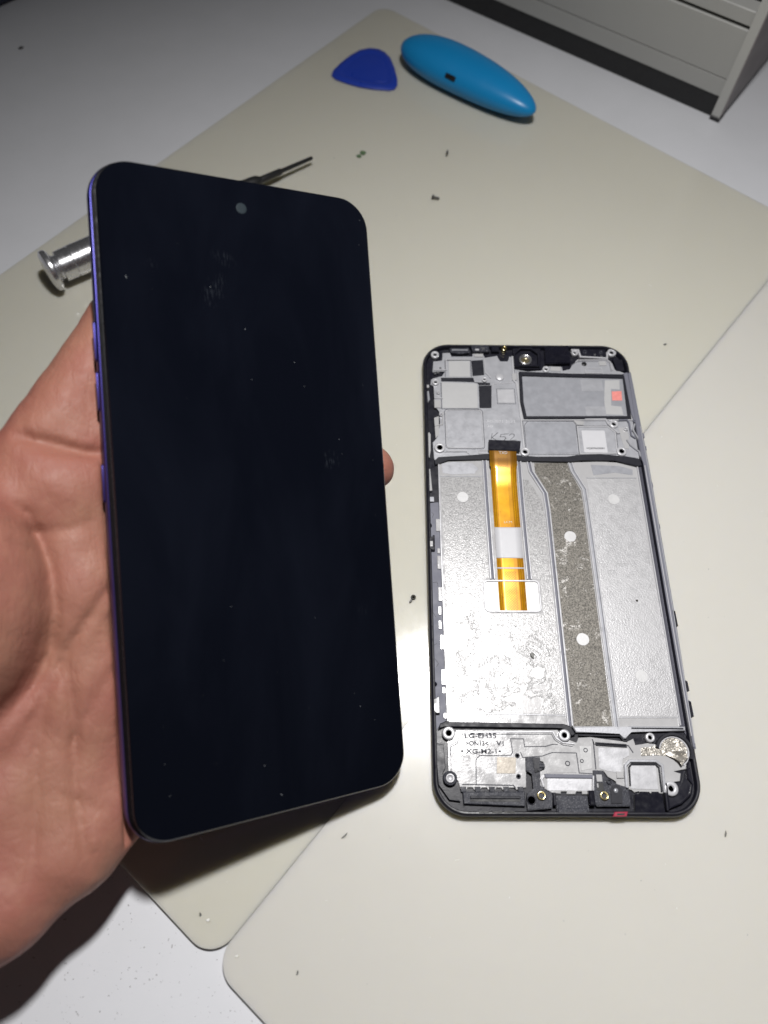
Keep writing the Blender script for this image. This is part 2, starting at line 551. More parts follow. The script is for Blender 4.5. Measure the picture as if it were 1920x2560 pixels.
def rod(name, a, b, prof, mat, parent, seg=24):
    """revolve (t along a-b in mm, radius) about the axis a-b"""
    a, b = Vector(a), Vector(b)
    d = (b - a).normalized()
    u = d.orthogonal().normalized()
    v = d.cross(u)
    V, F = [], []
    n = len(prof)
    for i in range(seg):
        t = 2 * math.pi * i / seg
        e = u * math.cos(t) + v * math.sin(t)
        for s, r in prof:
            V.append(tuple(a + d * s + e * r))
    for i in range(seg):
        j = (i + 1) % seg
        for k in range(n - 1):
            F.append((i * n + k, i * n + k + 1, j * n + k + 1, j * n + k))
    F.append(tuple(i * n for i in range(seg)))
    F.append(tuple(i * n + n - 1 for i in reversed(range(seg))))
    o = pydata(name, V, F, mat, parent, True)
    o.data.set_sharp_from_angle(angle=math.radians(40))
    return o

def loops(name, rings, mat, parent, cap0=True, cap1=True, smooth=True, flat_caps=True):
    V, F = [], []
    n = len(rings[0])
    for r in rings: V += list(r)
    for s in range(len(rings) - 1):
        for i in range(n):
            j = (i + 1) % n
            F.append((s * n + i, s * n + j, s * n + n + j, s * n + n + i))
    if cap0: F.append(tuple(reversed(range(n))))
    if cap1: F.append(tuple((len(rings) - 1) * n + i for i in range(n)))
    o = pydata(name, V, F, mat, parent, smooth)
    if smooth:
        o.data.set_sharp_from_angle(angle=math.radians(38))
    # large end caps stay flat so that their shading is that of a true plane
    fl = [p.index for p in o.data.polygons if len(p.vertices) > 8]
    if smooth and flat_caps:
        keys = set(k for i in fl for k in o.data.polygons[i].edge_keys)
        for e in o.data.edges:
            if e.key in keys:
                e.use_edge_sharp = True
    return o

def rr_loop(hw, hh, r, d, z, seg=12, cx=0.0, cy=0.0):
    return [(x, y, z) for x, y in rrect(cx - hw + d, cy - hh + d, cx + hw - d, cy + hh - d, max(0.5, r - d), seg)]

def text(name, body, x, y, z, size, mat, parent, width=None, depth=0.06, rot=0.0, mirror=False, weight=0.0):
    cu = bpy.data.curves.new(name, 'FONT')
    cu.body = body
    cu.size = size
    cu.extrude = depth
    cu.offset = weight
    cu.resolution_u = 3
    t = bpy.data.objects.new('tmp_text', cu)
    COL.objects.link(t)
    bpy.context.view_layer.update()
    me = bpy.data.meshes.new_from_object(t.evaluated_get(bpy.context.evaluated_depsgraph_get()))
    bpy.data.objects.remove(t)
    co = np.array([v.co[:] for v in me.vertices])
    sx = 1.0
    if width:
        sx = width / max(1e-6, co[:, 0].max() - co[:, 0].min())
    x0 = co[:, 0].min()
    c, s = math.cos(rot), math.sin(rot)
    for v, q in zip(me.vertices, co):
        a, b = (q[0] - x0) * sx, q[1]
        if mirror: b = size * 0.7 - b
        v.co = ((x + a * c - b * s) * MM, (y + a * s + b * c) * MM, (z + q[2]) * MM)
    me.materials.clear()
    return link(name, me, mat, parent)

# ------------------------------------------------------------------ the setting: table
bm = bmesh.new()
bm_prism(bm, rect(-900, -500, 900, 1100), -18, 0)
tag(from_bm('table', bm, 'table'), kind='structure')

# ------------------------------------------------------------------ two silicone mats, side by side
PHI = math.radians(49.879)
MU, MVv = (math.cos(PHI), math.sin(PHI)), (-math.sin(PHI), math.cos(PHI))
def mat_obj(u0, v0, u1, v1, r, mat, label, z1, warp):
    pts = [(MU[0] * u + MVv[0] * v, MU[1] * u + MVv[1] * v) for u, v in rrect(u0, v0, u1, v1, r, 10)]
    bm = bmesh.new()
    bm_prism(bm, pts, 0.02, z1, 0.06, 2)
    o = from_bm('repair_mat', bm, mat)
    tag(o, label, 'mat', 'silicone repair mats laid side by side')
mat_obj(-152.0, -1.75, 192.9, 232.3, 7.5, 'mat_a', 'cream silicone mat under the blue pick and the screwdriver', DZ, 0)
mat_obj(-152.6, -236.0, 192.3, -1.79, 7.5, 'mat_b', 'paler silicone mat reaching the bottom right of the picture', DZ, 0)

# ------------------------------------------------------------------ opened phone chassis lying on the mats
CH = empty('phone_chassis', (0, 0, DZ))
tag(CH, 'opened smartphone chassis lying face down, bare metal midframe with orange flex cable', 'phone chassis')
XL, XR, YB, YT = -37.9, 38.3, -81.9, 81.75
CX, CY = (XL + XR) / 2, (YB + YT) / 2
HW, HH = (XR - XL) / 2, (YT - YB) / 2
def cl(d, z, r=9.5): return rr_loop(HW, HH, r, d, z, 12, CX, CY)
loops('display_glass', [cl(1.6, 0.02), cl(0.9, 0.25), cl(0.8, 0.9), cl(1.2, 1.0)], 'gasket', CH)
tub = loops('tub', [cl(0.5, 1.0), cl(0.05, 1.5), cl(0.0, 3.3), cl(0.25, 4.0), cl(0.75, 4.35), cl(1.15, 4.3),
              cl(1.35, 3.9), cl(1.5, 2.5)], 'black', CH)
# upper board plate
UP = [(-33.9, 74.3), (-30.5, 74.3), (-30.4, 78.1), (-27.5, 78.3), (-27.3, 76.2), (-19.3, 76.3), (-19.2, 77.9), (-15.3, 78.0), (-14.9, 75.7), (-10.1, 77.1), (-9.3, 74.2), (-6.2, 74.2), (-5.6, 76.8), (-4.7, 76.5), (-4.9, 70.8), (0.7, 69.7), (5.9, 70.2), (6.6, 72.0), (9.2, 72.5), (13.6, 72.2), (13.5, 70.0), (16.6, 71.0), (17.3, 73.2), (19.3, 74.8), (30.9, 75.5), (32.5, 74.0), (32.8, 70.8), (36.2, 69.8), (36.0, 51.6), (36.4, 48.1), (36.5, 38.9), (36.5, 33.4), (31.9, 34.2), (22.2, 35.0), (14.9, 34.7), (11.4, 33.7), (0.7, 33.8), (-6.0, 34.4), (-14.8, 34.7), (-16.7, 34.7), (-32.3, 33.5), (-33.8, 32.0), (-34.7, 32.7), (-35.0, 39.4), (-33.0, 41.7), (-32.2, 47.5), (-32.2, 52.2), (-34.1, 54.5), (-33.9, 63.0), (-35.2, 63.9), (-34.9, 66.1), (-34.1, 66.7), (-30.7, 67.4), (-29.4, 69.9), (-34.3, 69.5)]
up = plate('board_plate', UP, 2.4, 3.4, 'cast', CH, 0.2, 2)
plate('thermal_pad', [(-28.3, 74.4), (-20.4, 74.5), (-20.7, 67.4), (-28.4, 67.3)], 3.3, 3.5, 'thermal', up, 0.05)
plate('thermal_pad', [(-31.1, 64.8), (-18.2, 64.3), (-18.5, 53.7), (-31.2, 53.6)], 3.3, 3.52, 'thermal', up, 0.05)
plate('foam_pad', [(-19.9, 74.6), (-15.5, 75.0), (-15.4, 68.1), (-19.7, 67.7)], 3.3, 3.48, 'slate', up, 0.05)
plate('foam_pad', [(-17.7, 63.4), (-13.0, 63.6), (-13.6, 53.8), (-17.9, 53.7)], 3.3, 3.48, 'slate', up, 0.05)
plate('gap_shade_strip', [(-31.3, 66.8), (-19.5, 66.9), (-19.2, 64.8), (-13.5, 64.7), (-13.5, 63.75), (-17.6, 63.6), (-18.0, 64.5), (-19.8, 65.0), (-31.3, 65.2)], 3.3, 3.56, 'slate', up, 0.05)  # black strip painting the shadow in the gap above the pad
stroke('rib', [(-34.0, 70.2), (-29.2, 70.2), (-29.2, 74.9), (-20.0, 74.95)], 0.45, 3.3, 3.85, 'cast_hi', up)
stroke('rib', [(-15.0, 75.4), (-14.9, 69.0), (-13.9, 67.9), (-13.2, 66.6)], 0.45, 3.3, 3.9, 'cast_hi', up)
stroke('rib', [(-4.6, 76.4), (-4.7, 65.4), (-3.9, 64.6), (-3.6, 57), (-3.4, 48.8), (-3.3, 37.2)], 0.7, 3.3, 3.95, 'cast_hi', up)
stroke('rib', [(-12.7, 63.0), (-12.4, 64.3), (-5.0, 64.7)], 0.35, 3.3, 3.6, 'cast_hi', up)
ring_frame('shield_edge_shade', rrect(-30.5, 36.8, -16.9, 53.2, 1.3, 4), 0.28, 3.3, 3.425, 'groove', up)  # dark outline paints shade beside the rim; nothing is cut
ring_frame('shield_rim', rrect(-30.1, 37.2, -17.3, 52.8, 1.2, 4), 0.42, 3.3, 3.66, 'cast_hi', up)
plate('square_boss', rrect(-11.1, 55.9, -5.0, 61.9, 0.5, 3), 3.3, 3.62, 'cast_hi', up, 0.12)
lathe('round_boss', [(0, 4.0), (1.3, 4.0), (1.55, 3.8), (1.6, 3.3)], -9.8, 67.1, 'cast_hi', up)
text('embossed_code', 'XG2021 3122', -15.9, 47.6, 3.44, 1.7, 'white', up, 10.4, 0.06)
text('embossed_code', '30', -15.8, 45.6, 3.44, 1.5, 'white', up, 2.1, 0.06)
for ln in ([(-14.6, 40.2), (-14.0, 43.2)], [(-11.9, 43.6), (-14.2, 41.5), (-12.0, 40.0)],
           [(-8.3, 43.1), (-10.9, 42.8), (-11.3, 41.8), (-9.7, 41.9), (-9.3, 41.2), (-10.0, 40.4), (-11.6, 40.2)],
           [(-8.1, 42.4), (-7.2, 43.1), (-6.3, 42.9), (-6.3, 42.1), (-8.1, 40.3), (-5.5, 40.6)]):
    stroke('handwritten_stroke', ln, 0.30, 3.39, 3.43, 'ink', up)
# large recess at the right with its foam border
plate('recess_floor', [(-1.6, 67.6), (35.5, 67.4), (34.9, 50.6), (-2.0, 50.3)], 3.3, 3.46, 'cast_dim', up, 0.05)
g1 = [(-2.2, 68.3), (5.8, 68.0), (35.8, 67.4), (35.2, 49.9), (-1.9, 49.5), (-2.6, 56.0)]
ring_frame('foam_border', g1, 1.15, 3.3, 4.15, 'slate', up)
plate('foam_border_top', [(-2.8, 69.4), (5.8, 69.0), (16, 68.6), (35.4, 68.5), (35.6, 67.3), (5.8, 67.5), (-2.4, 67.7)], 3.3, 4.2, 'slate', up, 0.1)
ring_frame('recess_rim', offset_closed(g1, 0.95), 0.5, 3.3, 4.0, 'cast_hi', up)
plate('tape_patch', rect(19.6, 61.4, 27.5, 66.4), 3.4, 3.5, 'cast', up, 0.02)
plate('tape_patch', rect(20.0, 51.0, 27.3, 54.8), 3.4, 3.5, 'cast', up, 0.02)
plate('tape_patch', [(28.6, 66.2), (34.0, 66.4), (33.6, 62.2), (30.4, 62.5), (29.5, 55.2), (33.2, 54.8), (33.4, 51.2), (26.9, 51.5), (27.4, 58.0)], 3.4, 3.485, 'thermal', up, 0.02)
plate('moisture_indicator', [(30.5, 61.3), (34.1, 61.5), (33.8, 57.4), (30.2, 57.4)], 3.4, 3.56, 'pink', up, 0.05)
# panel and serial label below it
ring_frame('panel_edge_shade', [(-2.4, 46.6), (-1.1, 48.35), (15.1, 48.45), (16.05, 46.7), (15.75, 34.95), (-2.4, 34.65)], 0.3, 3.3, 3.425, 'groove', up)  # this and the next dark strips paint edge shade, nearly flush
ring_frame('label_edge_shade', [(15.85, 46.65), (27.3, 46.75), (29.9, 44.05), (29.5, 34.95), (15.95, 34.6)], 0.25, 3.3, 3.425, 'groove', up)
ring_frame('pad_edge_shade', rect(-11.35, 55.65, -4.75, 62.15), 0.22, 3.3, 3.42, 'groove', up)
stroke('plate_edge_shade', [(-4.1, 76.0), (-4.2, 65.2), (-3.3, 64.3), (-3.05, 57), (-2.85, 48.8), (-2.75, 37.4)], 0.3, 3.3, 3.43, 'groove', up)
stroke('plate_edge_shade', [(-29.7, 67.1), (-29.6, 74.6), (-20.1, 74.75), (-20.2, 67.2)], 0.22, 3.3, 3.52, 'groove', up)
stroke('plate_edge_shade', [(-31.4, 64.6), (-31.5, 53.3), (-18.3, 53.4)], 0.22, 3.3, 3.5, 'groove', up)
stroke('plate_edge_shade', [(16.9, 72.4), (18.9, 74.35), (30.4, 74.8), (31.2, 74.0), (31.5, 70.2)], 0.25, 3.3, 3.43, 'groove', up)
stroke('plate_edge_shade', [(-34.3, 36.0), (-30.9, 35.4), (-23.2, 35.45), (-22.4, 34.5)], 0.25, 3.3, 3.43, 'groove', up)
plate('panel', [(-2.2, 46.5), (-1.0, 48.1), (15.0, 48.2), (15.8, 46.7), (15.5, 35.2), (-2.2, 34.9)], 3.3, 3.55, 'cast_dim', up, 0.2, 2)
plate('pale_tab', [(15.2, 48.6), (18.9, 48.4), (18.6, 46.7), (16.3, 46.8)], 3.3, 3.8, 'bare', up, 0.1)
ring_frame('label_rim', [(16.3, 46.2), (27.1, 46.3), (29.4, 43.9), (29.0, 35.4), (16.1, 35.0)], 0.5, 3.3, 3.75, 'cast_hi', up)
lab = plate('serial_label', rrect(17.55, 35.6, 25.8, 44.6, 0.3, 2), 3.4, 3.58, 'white', up, 0.02)
text('label_print', 'HQ30706030001', 18.6, 37.0, 3.59, 0.95, 'ink', lab, 6.2, 0.01, weight=0.02)
stroke('rib', [(19.2, 49.0), (26.6, 49.1), (27.2, 47.3), (30.2, 43.4), (31.0, 43.6)], 0.5, 3.3, 4.2, 'cast_hi', up)
stroke('rib', [(31.2, 48.7), (34.3, 48.9), (34.8, 47.6), (34.9, 42.5), (36.2, 41.3)], 0.5, 3.3, 4.2, 'grey_pl', up)
plate('bright_patch', [(30.9, 45.8), (33.0, 46.0), (34.2, 43.0), (33.4, 37.2), (31.9, 37.4), (31.2, 41.5)], 3.35, 3.58, 'bare', up, 0.05)
plate('pale_tab', [(9.2, 72.1), (13.0, 72.0), (12.8, 69.9), (9.0, 70.1)], 3.3, 3.75, 'bare', up, 0.1)
plate('pale_tab', rect(27.3, 72.7, 30.1, 74.7), 3.3, 3.75, 'bare', up, 0.1)
plate('pale_tab', [(-5.3, 68.6), (-3.6, 68.8), (-3.7, 65.7), (-5.4, 65.7)], 3.3, 4.0, 'bare', up, 0.1)
plate('pale_tab', rect(-18.7, 76.1, -15.4, 77.5), 3.3, 3.9, 'bare', up, 0.1)
plate('pale_tab', rect(-34.1, 53.5, -31.7, 56.7), 3.3, 3.9, 'bare', up, 0.1)
ring_frame('ledge_rim', rect(21.9, 69.4, 28.0, 71.4), 0.35, 3.3, 3.75, 'cast_hi', up)
stroke('rib', [(18.6, 73.9), (19.6, 75.0), (30.6, 75.3), (31.6, 74.2), (32.0, 70.4)], 0.4, 3.3, 3.9, 'cast_hi', up)
stroke('rib', [(-30.9, 57.6), (-34.0, 57.7)], 0.4, 3.3, 3.9, 'cast_hi', up)
stroke('rib', [(-34.2, 46.0), (-31.4, 46.6), (-31.0, 51.8)], 0.4, 3.3, 3.8, 'bare', up)
stroke('rib', [(-30.6, 35.9), (-23.4, 35.9), (-22.9, 34.9)], 0.35, 3.3, 3.7, 'cast_hi', up)
ring_frame('ledge_rim', rect(-19.2, 34.9, -15.9, 36.1), 0.3, 3.3, 3.7, 'cast_hi', up)
plate('bright_patch', [(-34.3, 49.5), (-32.6, 50.2), (-32.7, 42.5), (-34.0, 41.0)], 3.0, 3.5, 'bare', up, 0.05)

def boss(x, y, r, z, ring='cast_hi', fill='hole', hole=0.5, parent=CH):
    o = lathe('screw_boss', [(r * hole, z - 1.0), (r * hole, z - 0.1), (r * (hole + 0.1), z), (r * 0.86, z), (r, z - 0.15), (r * 1.06, 2.4)], x, y, ring, parent, 20)
    zf = z - (0.25 if fill == 'blue_lock' else 0.75)
    lathe('screw_hole', [(0, zf), (r * hole + 0.02, zf)], x, y, fill, o, 14)
for x, y, r, fill in ((-33.4, 64.5, 1.3, 'hole'), (-33.3, 76.8, 1.5, 'hole'), (32.6, 78.4, 1.65, 'hole'), (18.8, 78.2, 1.25, 'hole'),
                      (7.4, 70.6, 1.3, 'hole'), (-15.5, 65.8, 1.05, 'hole'), (-32.7, 36.9, 1.9, 'blue_lock'), (-3.1, 35.5, 1.7, 'hole'),
                      (29.3, 47.1, 1.6, 'hole'), (30.5, 35.9, 1.75, 'blue_lock'), (-31.8, 50.6, 0.75, 'hole'), (-32.5, 59.9, 0.65, 'hole'),
                      (33.3, 45.1, 0.75, 'hole')):
    boss(x, y, r, 4.3, 'cast_hi', fill)
lathe('locating_hole', [(0, 3.44), (0.95, 3.44), (0.98, 3.3)], 21.9, 73.5, 'hole', up, 16)
boss(-7.4, 79.9, 1.05, 4.4, 'brass', 'hole')
# camera seat, sensor box and black plastics along the top edge
cb = plate('camera_seat', [(-4.2, 80.3), (6.3, 80.4), (5.6, 70.9), (-4.6, 70.9)], 2.4, 3.6, 'black', CH, 0.2)
ring_frame('seat_wall', [(-3.9, 77.0), (-1.6, 79.4), (2.4, 79.4), (5.0, 77.0), (4.7, 71.6), (-4.0, 71.6)], 0.7, 3.4, 4.9, 'black', cb)
lathe('lens_ring', [(1.55, 3.7), (1.6, 4.7), (1.85, 4.95), (2.2, 4.95), (2.45, 4.7), (2.5, 3.5)], 0.0, 74.4, 'steel', cb, 28)
lathe('lens_glass', [(0, 4.25), (0.9, 4.15), (1.65, 3.9)], 0.0, 74.4, 'sensor_gold', cb, 24)
plate('earpiece_box', [(7.7, 81.0), (16.6, 81.2), (16.6, 73.2), (7.4, 72.9)], 2.4, 4.5, 'black_gloss', CH, 0.25, 2)
plate('box_cover', [(8.8, 80.0), (15.4, 80.1), (15.3, 74.2), (8.6, 74.1)], 4.4, 4.6, 'black_gloss', CH, 0.08)
plate('antenna_block', [(-27.8, 80.0), (-20.4, 80.1), (-20.4, 77.9), (-24.0, 77.2), (-27.7, 77.9)], 2.4, 4.1, 'black_matt', CH, 0.2)
plate('antenna_slot', rect(-27.0, 78.7, -21.0, 79.2), 4.0, 4.15, 'cast_dim', CH, 0.03)
plate('spring_block', [(-19.9, 81.0), (-13.1, 81.3), (-13.0, 78.2), (-19.3, 78.0)], 2.4, 4.4, 'black_matt', CH, 0.25)
plate('spring_block', rect(-12.2, 78.4, -9.3, 81.0), 2.4, 4.2, 'black', CH, 0.25)
plate('contact_spring', rect(-18.3, 78.5, -16.9, 79.3), 4.35, 4.55, 'cast_hi', CH, 0.08)
plate('contact_spring', rect(-15.9, 78.9, -14.7, 80.0), 4.35, 4.5, 'steel', CH, 0.08)
plate('corner_block', [(18.0, 80.3), (30.6, 80.2), (30.6, 76.2), (20.6, 76.3), (20.6, 79.0)], 2.4, 3.7, 'black', CH, 0.2)
stroke('light_ledge', [(17.6, 79.6), (20.3, 79.6), (20.8, 76.5), (26.1, 76.2), (30.6, 75.9), (31.0, 78.6)], 0.7, 2.6, 4.0, 'cast_hi', CH)
boss(22.6, 78.7, 0.9, 4.1, 'black_matt', 'cast_dim', 0.45)
boss(28.6, 78.4, 0.8, 4.1, 'black_matt', 'hole', 0.45)
for x, y in ((26.2, 77.5), (28.6, 76.8)):
    plate('contact_dot', rect(x - 0.35, y - 0.35, x + 0.35, y + 0.35), 3.65, 3.85, 'steel', CH, 0.05)
for x, y in ((-32.3, 69.0), (-31.4, 71.0), (-33.4, 68.6)):
    plate('contact_dot', rect(x - 0.35, y - 0.35, x + 0.35, y + 0.35), 3.2, 3.75, 'steel', CH, 0.05)
plate('antenna_flap', [(32.6, 75.6), (36.2, 75.4), (36.4, 70.2), (33.4, 70.4), (33.2, 73.4)], 2.4, 3.8, 'black', CH, 0.15)

# left edge: side key contacts
for p in ([(-37.0, 42.8), (-36.2, 43.3), (-35.7, 42.4), (-35.9, 36.0), (-36.3, 33.0), (-37.0, 33.4)],
          [(-36.9, 28.6), (-36.2, 28.6), (-35.7, 20.2), (-36.8, 20.0)]):
    plate('key_contact', p, 2.4, 3.9, 'bare', CH, 0.15)
plate('key_contact', [(-36.6, 60.6), (-35.9, 60.8), (-35.6, 57.0), (-36.4, 55.6)], 2.4, 3.9, 'cast_dim', CH, 0.15)
plate('key_contact', rect(-36.7, 62.0, -35.8, 63.3), 2.4, 4.1, 'bare', CH, 0.15)
plate('side_sticker', rect(-36.6, 16.3, -35.2, 18.1), 3.1, 3.3, 'cast_dim', CH, 0.02)
# battery bay
BAY = [(-33.4, 31.0), (-30.2, 32.3), (-17.1, 32.7), (-1.2, 32.2), (11.3, 32.0), (23.3, 32.5), (30.7, 32.0), (35.4, 30.6),
       (35.4, -57.2), (3.0, -57.2), (2.8, -56.7), (-33.2, -56.0)]
WIN = rrect(-19.9, -21.9, -2.4, -11.7, 1.2, 4)
bm = bmesh.new()       # floor with the window for the flex cable cut through it
bo, wi = ccw(BAY), ccw(WIN)
for z, flip in ((2.7, False), (2.45, True)):
    vo = [bm.verts.new((x, y, z)) for x, y in bo]
    vi = [bm.verts.new((x, y, z)) for x, y in wi]
    eo = [bm.edges.new((vo[i], vo[(i + 1) % len(vo)])) for i in range(len(vo))]
    ei = [bm.edges.new((vi[i], vi[(i + 1) % len(vi)])) for i in range(len(vi))]
    bmesh.ops.triangle_fill(bm, use_beauty=True, edges=eo + ei)
    if z > 2.6: top_i = vi
n = len(top_i)
low_i = vi
for i in range(n):
    bm.faces.new((top_i[i], top_i[(i + 1) % n], low_i[(i + 1) % n], low_i[i]))
bay = from_bm('battery_bay', bm, 'bare', CH)
plate('display_back', rect(-19.95, -21.95, -2.35, -11.65), 2.505, 2.54, 'white_dsp', bay, 0)
ring_frame('window_rim', WIN, 0.55, 2.6, 3.05, 'cast_hi', bay)
# textured adhesive fields
AD = [(-32.6, 25.8), (-18.2, 25.9), (-18.2, -10.9), (-20.6, -10.9), (-20.6, -22.7), (-1.7, -22.7), (-1.7, -10.9), (-4.4, -10.9), (-4.5, 25.4),
      (-2.6, 25.0), (1.3, 17.5), (1.9, 12), (1.95, -53.6), (-31.8, -52.8)]
plate('adhesive_film', AD, 2.65, 2.74, 'residue', bay, 0.02)
plate('adhesive_film', [(17.6, 25.6), (34.4, 25.7), (35.0, -12.2), (35.1, -54.0), (17.8, -54.1), (17.2, 15)], 2.65, 2.74, 'residue_r', bay, 0.02)
plate('conductive_strip', [(-0.1, 31.7), (11.4, 31.8), (12.0, 28.4), (15.0, 21.1), (15.2, 15.2), (15.3, -12.3), (15.5, -57.0), (4.1, -57.0), (4.0, -12.4), (4.0, 13.9), (3.7, 20.1), (0.0, 28.0)], 2.65, 2.80, 'brown', bay, 0.03)
plate('torn_film', [(-32.2, 31.4), (-27.5, 32.0), (-21.5, 31.5), (-19.5, 29.4), (-21, 27.4), (-28.6, 27.0), (-31.9, 27.6)], 2.65, 2.76, 'cast', bay, 0.03)
plate('torn_film', [(19.5, 31.2), (29.2, 30.8), (33.8, 29.4), (33.5, 27.2), (27.4, 28.2), (20.0, 27.1)], 2.65, 2.76, 'cast_dim', bay, 0.03)
for dx in (-0.62, 0.62):
    stroke('bay_rib', [(-17.3 + dx, 32.4), (-17.3 + dx, 16.6), (-17.1 + dx, -11.2)], 0.5, 2.6, 3.35, 'cast_hi', bay)
    stroke('bay_rib', [(-5.4 + dx, 32.2), (-5.5 + dx, 16.6), (-5.3 + dx, -11.2)], 0.5, 2.6, 3.35, 'cast_hi', bay)
    stroke('bay_rib', [(-1.9 + dx, 31.9), (-1.5 + dx, 28.3), (2.6 + dx, 19.8), (2.9 + dx, 13.6), (2.95 + dx, -57.0)], 0.5, 2.6, 3.35, 'cast_hi', bay)
    stroke('bay_rib', [(12.4 + dx, 31.7), (13.0 + dx, 28.4), (16.1 + dx, 21.5), (16.3 + dx, 15.0), (16.6 + dx, -57.4)], 0.5, 2.6, 3.35, 'cast_hi', bay)
stroke('rib_channel', [(-17.3, 32.4), (-17.3, 16.6), (-17.1, -11.2)], 0.75, 2.6, 2.86, 'grey_pl', bay)
stroke('rib_channel', [(-5.4, 32.2), (-5.5, 16.6), (-5.3, -11.2)], 0.75, 2.6, 2.86, 'grey_pl', bay)
stroke('rib_channel', [(-1.9, 31.9), (-1.5, 28.3), (2.6, 19.8), (2.9, 13.6), (2.95, -57.0)], 0.75, 2.6, 2.86, 'grey_pl', bay)
stroke('rib_channel', [(12.4, 31.7), (13.0, 28.4), (16.1, 21.5), (16.3, 15.0), (16.6, -57.4)], 0.75, 2.6, 2.86, 'cast_dim', bay)
for x, y in ((-25.4, 18.3), (25.7, 17.8), (9.5, 4.0), (9.7, -30.8), (-5.1, -41.4), (-24.9, -41.2), (26.3, -42.2)):
    r0 = 1.95
    bm = bmesh.new()
    bm_prism(bm, [(x + r0 * (1 + 0.04 * random.uniform(-1, 1)) * math.cos(a * math.pi / 14), y + r0 * (1 + 0.04 * random.uniform(-1, 1)) * math.sin(a * math.pi / 14)) for a in range(28)], 2.7, 2.87, 0.06)
    from_bm('round_dot', bm, 'dot', bay)
stroke('bay_lip', [(-33.2, 31.2), (-33.3, 0), (-33.0, -55.8)], 0.5, 2.5, 3.3, 'cast_hi', CH)
stroke('bay_step', [(-32.6, -53.3), (2.0, -54.0)], 0.3, 2.6, 2.9, 'cast_hi', bay)
stroke('bay_step', [(17.8, -54.5), (35.2, -54.4)], 0.3, 2.6, 2.9, 'cast_hi', bay)
stroke('bay_step', [(-32.8, 26.2), (-18.3, 26.3)], 0.3, 2.6, 2.85, 'cast', bay)
stroke('bay_step', [(17.4, 26.0), (34.6, 26.1)], 0.3, 2.6, 2.85, 'cast', bay)
# black walls closing the bay at both ends
plate('bay_gasket', [(-34.7, 31.9), (-33.2, 33.4), (-16.7, 34.6), (-6.0, 34.3), (0.7, 33.7), (11.4, 33.6), (14.9, 34.6), (22.3, 34.9), (31.9, 34.1), (36.6, 33.2), (37.0, 30.5), (35.5, 30.2), (27.8, 32.6), (16.7, 32.5), (11.7, 31.8), (0.6, 31.9), (-16.8, 32.6), (-29.9, 32.3), (-33.1, 30.8), (-34.5, 30.2)], 2.4, 3.75, 'slate', CH, 0.2)
plate('bay_gasket', [(-36.0, -58.3), (-35.4, -56.6), (-33.7, -55.9), (-31.7, -56.1), (1.0, -56.6), (3.0, -57.3), (4.1, -59.6), (2.9, -60.1), (2.1, -58.4), (0.5, -57.6), (-1.5, -57.7), (-31.7, -57.6), (-33.7, -57.1), (-34.7, -57.6)], 2.4, 3.9, 'slate', CH, 0.25)
plate('bay_ridge', [(3.5, -57.4), (18.8, -57.6), (20.1, -57.1), (36.6, -57.2), (36.5, -58.4), (20.4, -58.6), (18.7, -60.7), (18.0, -60.7), (17.1, -59.1), (4.3, -59.0)], 2.4, 3.9, 'cast', CH, 0.25)
stroke('ridge_gap', [(20.6, -57.75), (35.9, -57.85)], 0.5, 3.6, 4.0, 'slate', CH)
stroke('ridge_gap', [(5.0, -59.7), (17.2, -59.9), (18.0, -61.2), (18.9, -61.3), (19.6, -59.4)], 0.5, 3.0, 3.6, 'slate', CH)
# right edge: channel and rails
plate('side_channel', [(35.6, 30.3), (37.0, 30.8), (37.0, -60.0), (35.6, -57.2)], 2.3, 2.9, 'dark_ch', CH, 0.05)
stroke('bay_lip', [(35.45, 30.8), (35.5, -56.8)], 0.45, 2.5, 3.4, 'cast_hi', CH)
rail = plate('side_rail', [(36.9, 69.0), (38.4, 69.5), (38.6, 49.0), (39.0, 31), (39.0, -20), (38.5, -63.5), (37.3, -63.5), (37.1, -20), (37.2, 31), (36.8, 33.5)], 1.2, 4.5, 'grey_pl', CH, 0.35, 2)
stroke('rail_line', [(37.5, 30), (37.6, -20), (37.6, -60)], 0.3, 4.3, 4.75, 'cast_hi', rail)
stroke('rail_line', [(38.3, 46), (38.6, 28), (38.6, -20), (38.2, -62)], 0.28, 4.2, 4.68, 'cast', rail)
plate('rail_shelf', [(35.4, 68.8), (37.5, 69.6), (37.6, 47.5), (36.3, 48.4), (36.0, 51.0)], 2.4, 4.3, 'grey_pl', CH, 0.3, 2)
stroke('rib', [(36.6, 47.0), (35.6, 44.5), (37.2, 40.5), (37.1, 34.6)], 0.5, 3.3, 4.5, 'cast', CH)
stroke('rib', [(33.0, 40.6), (34.0, 38.5), (36.6, 35.9), (36.9, 33.8)], 0.5, 3.3, 4.3, 'cast', CH)
for y0, y1 in ((-27.5, -21.5), (-47.5, -43.5), (-55.0, -49.5)):
    plate('rail_clip', [(38.3, y0), (38.3, y1), (39.3, y1 - 0.6), (39.4, y0 + 0.6)], 2.0, 4.6, 'black', CH, 0.15)
for y in (36.5, 41.6, 6.5, 22.0):
    plate('rail_nub', rect(38.5, y, 39.35, y + 1.6), 2.2, 4.3, 'grey_pl', CH, 0.2)
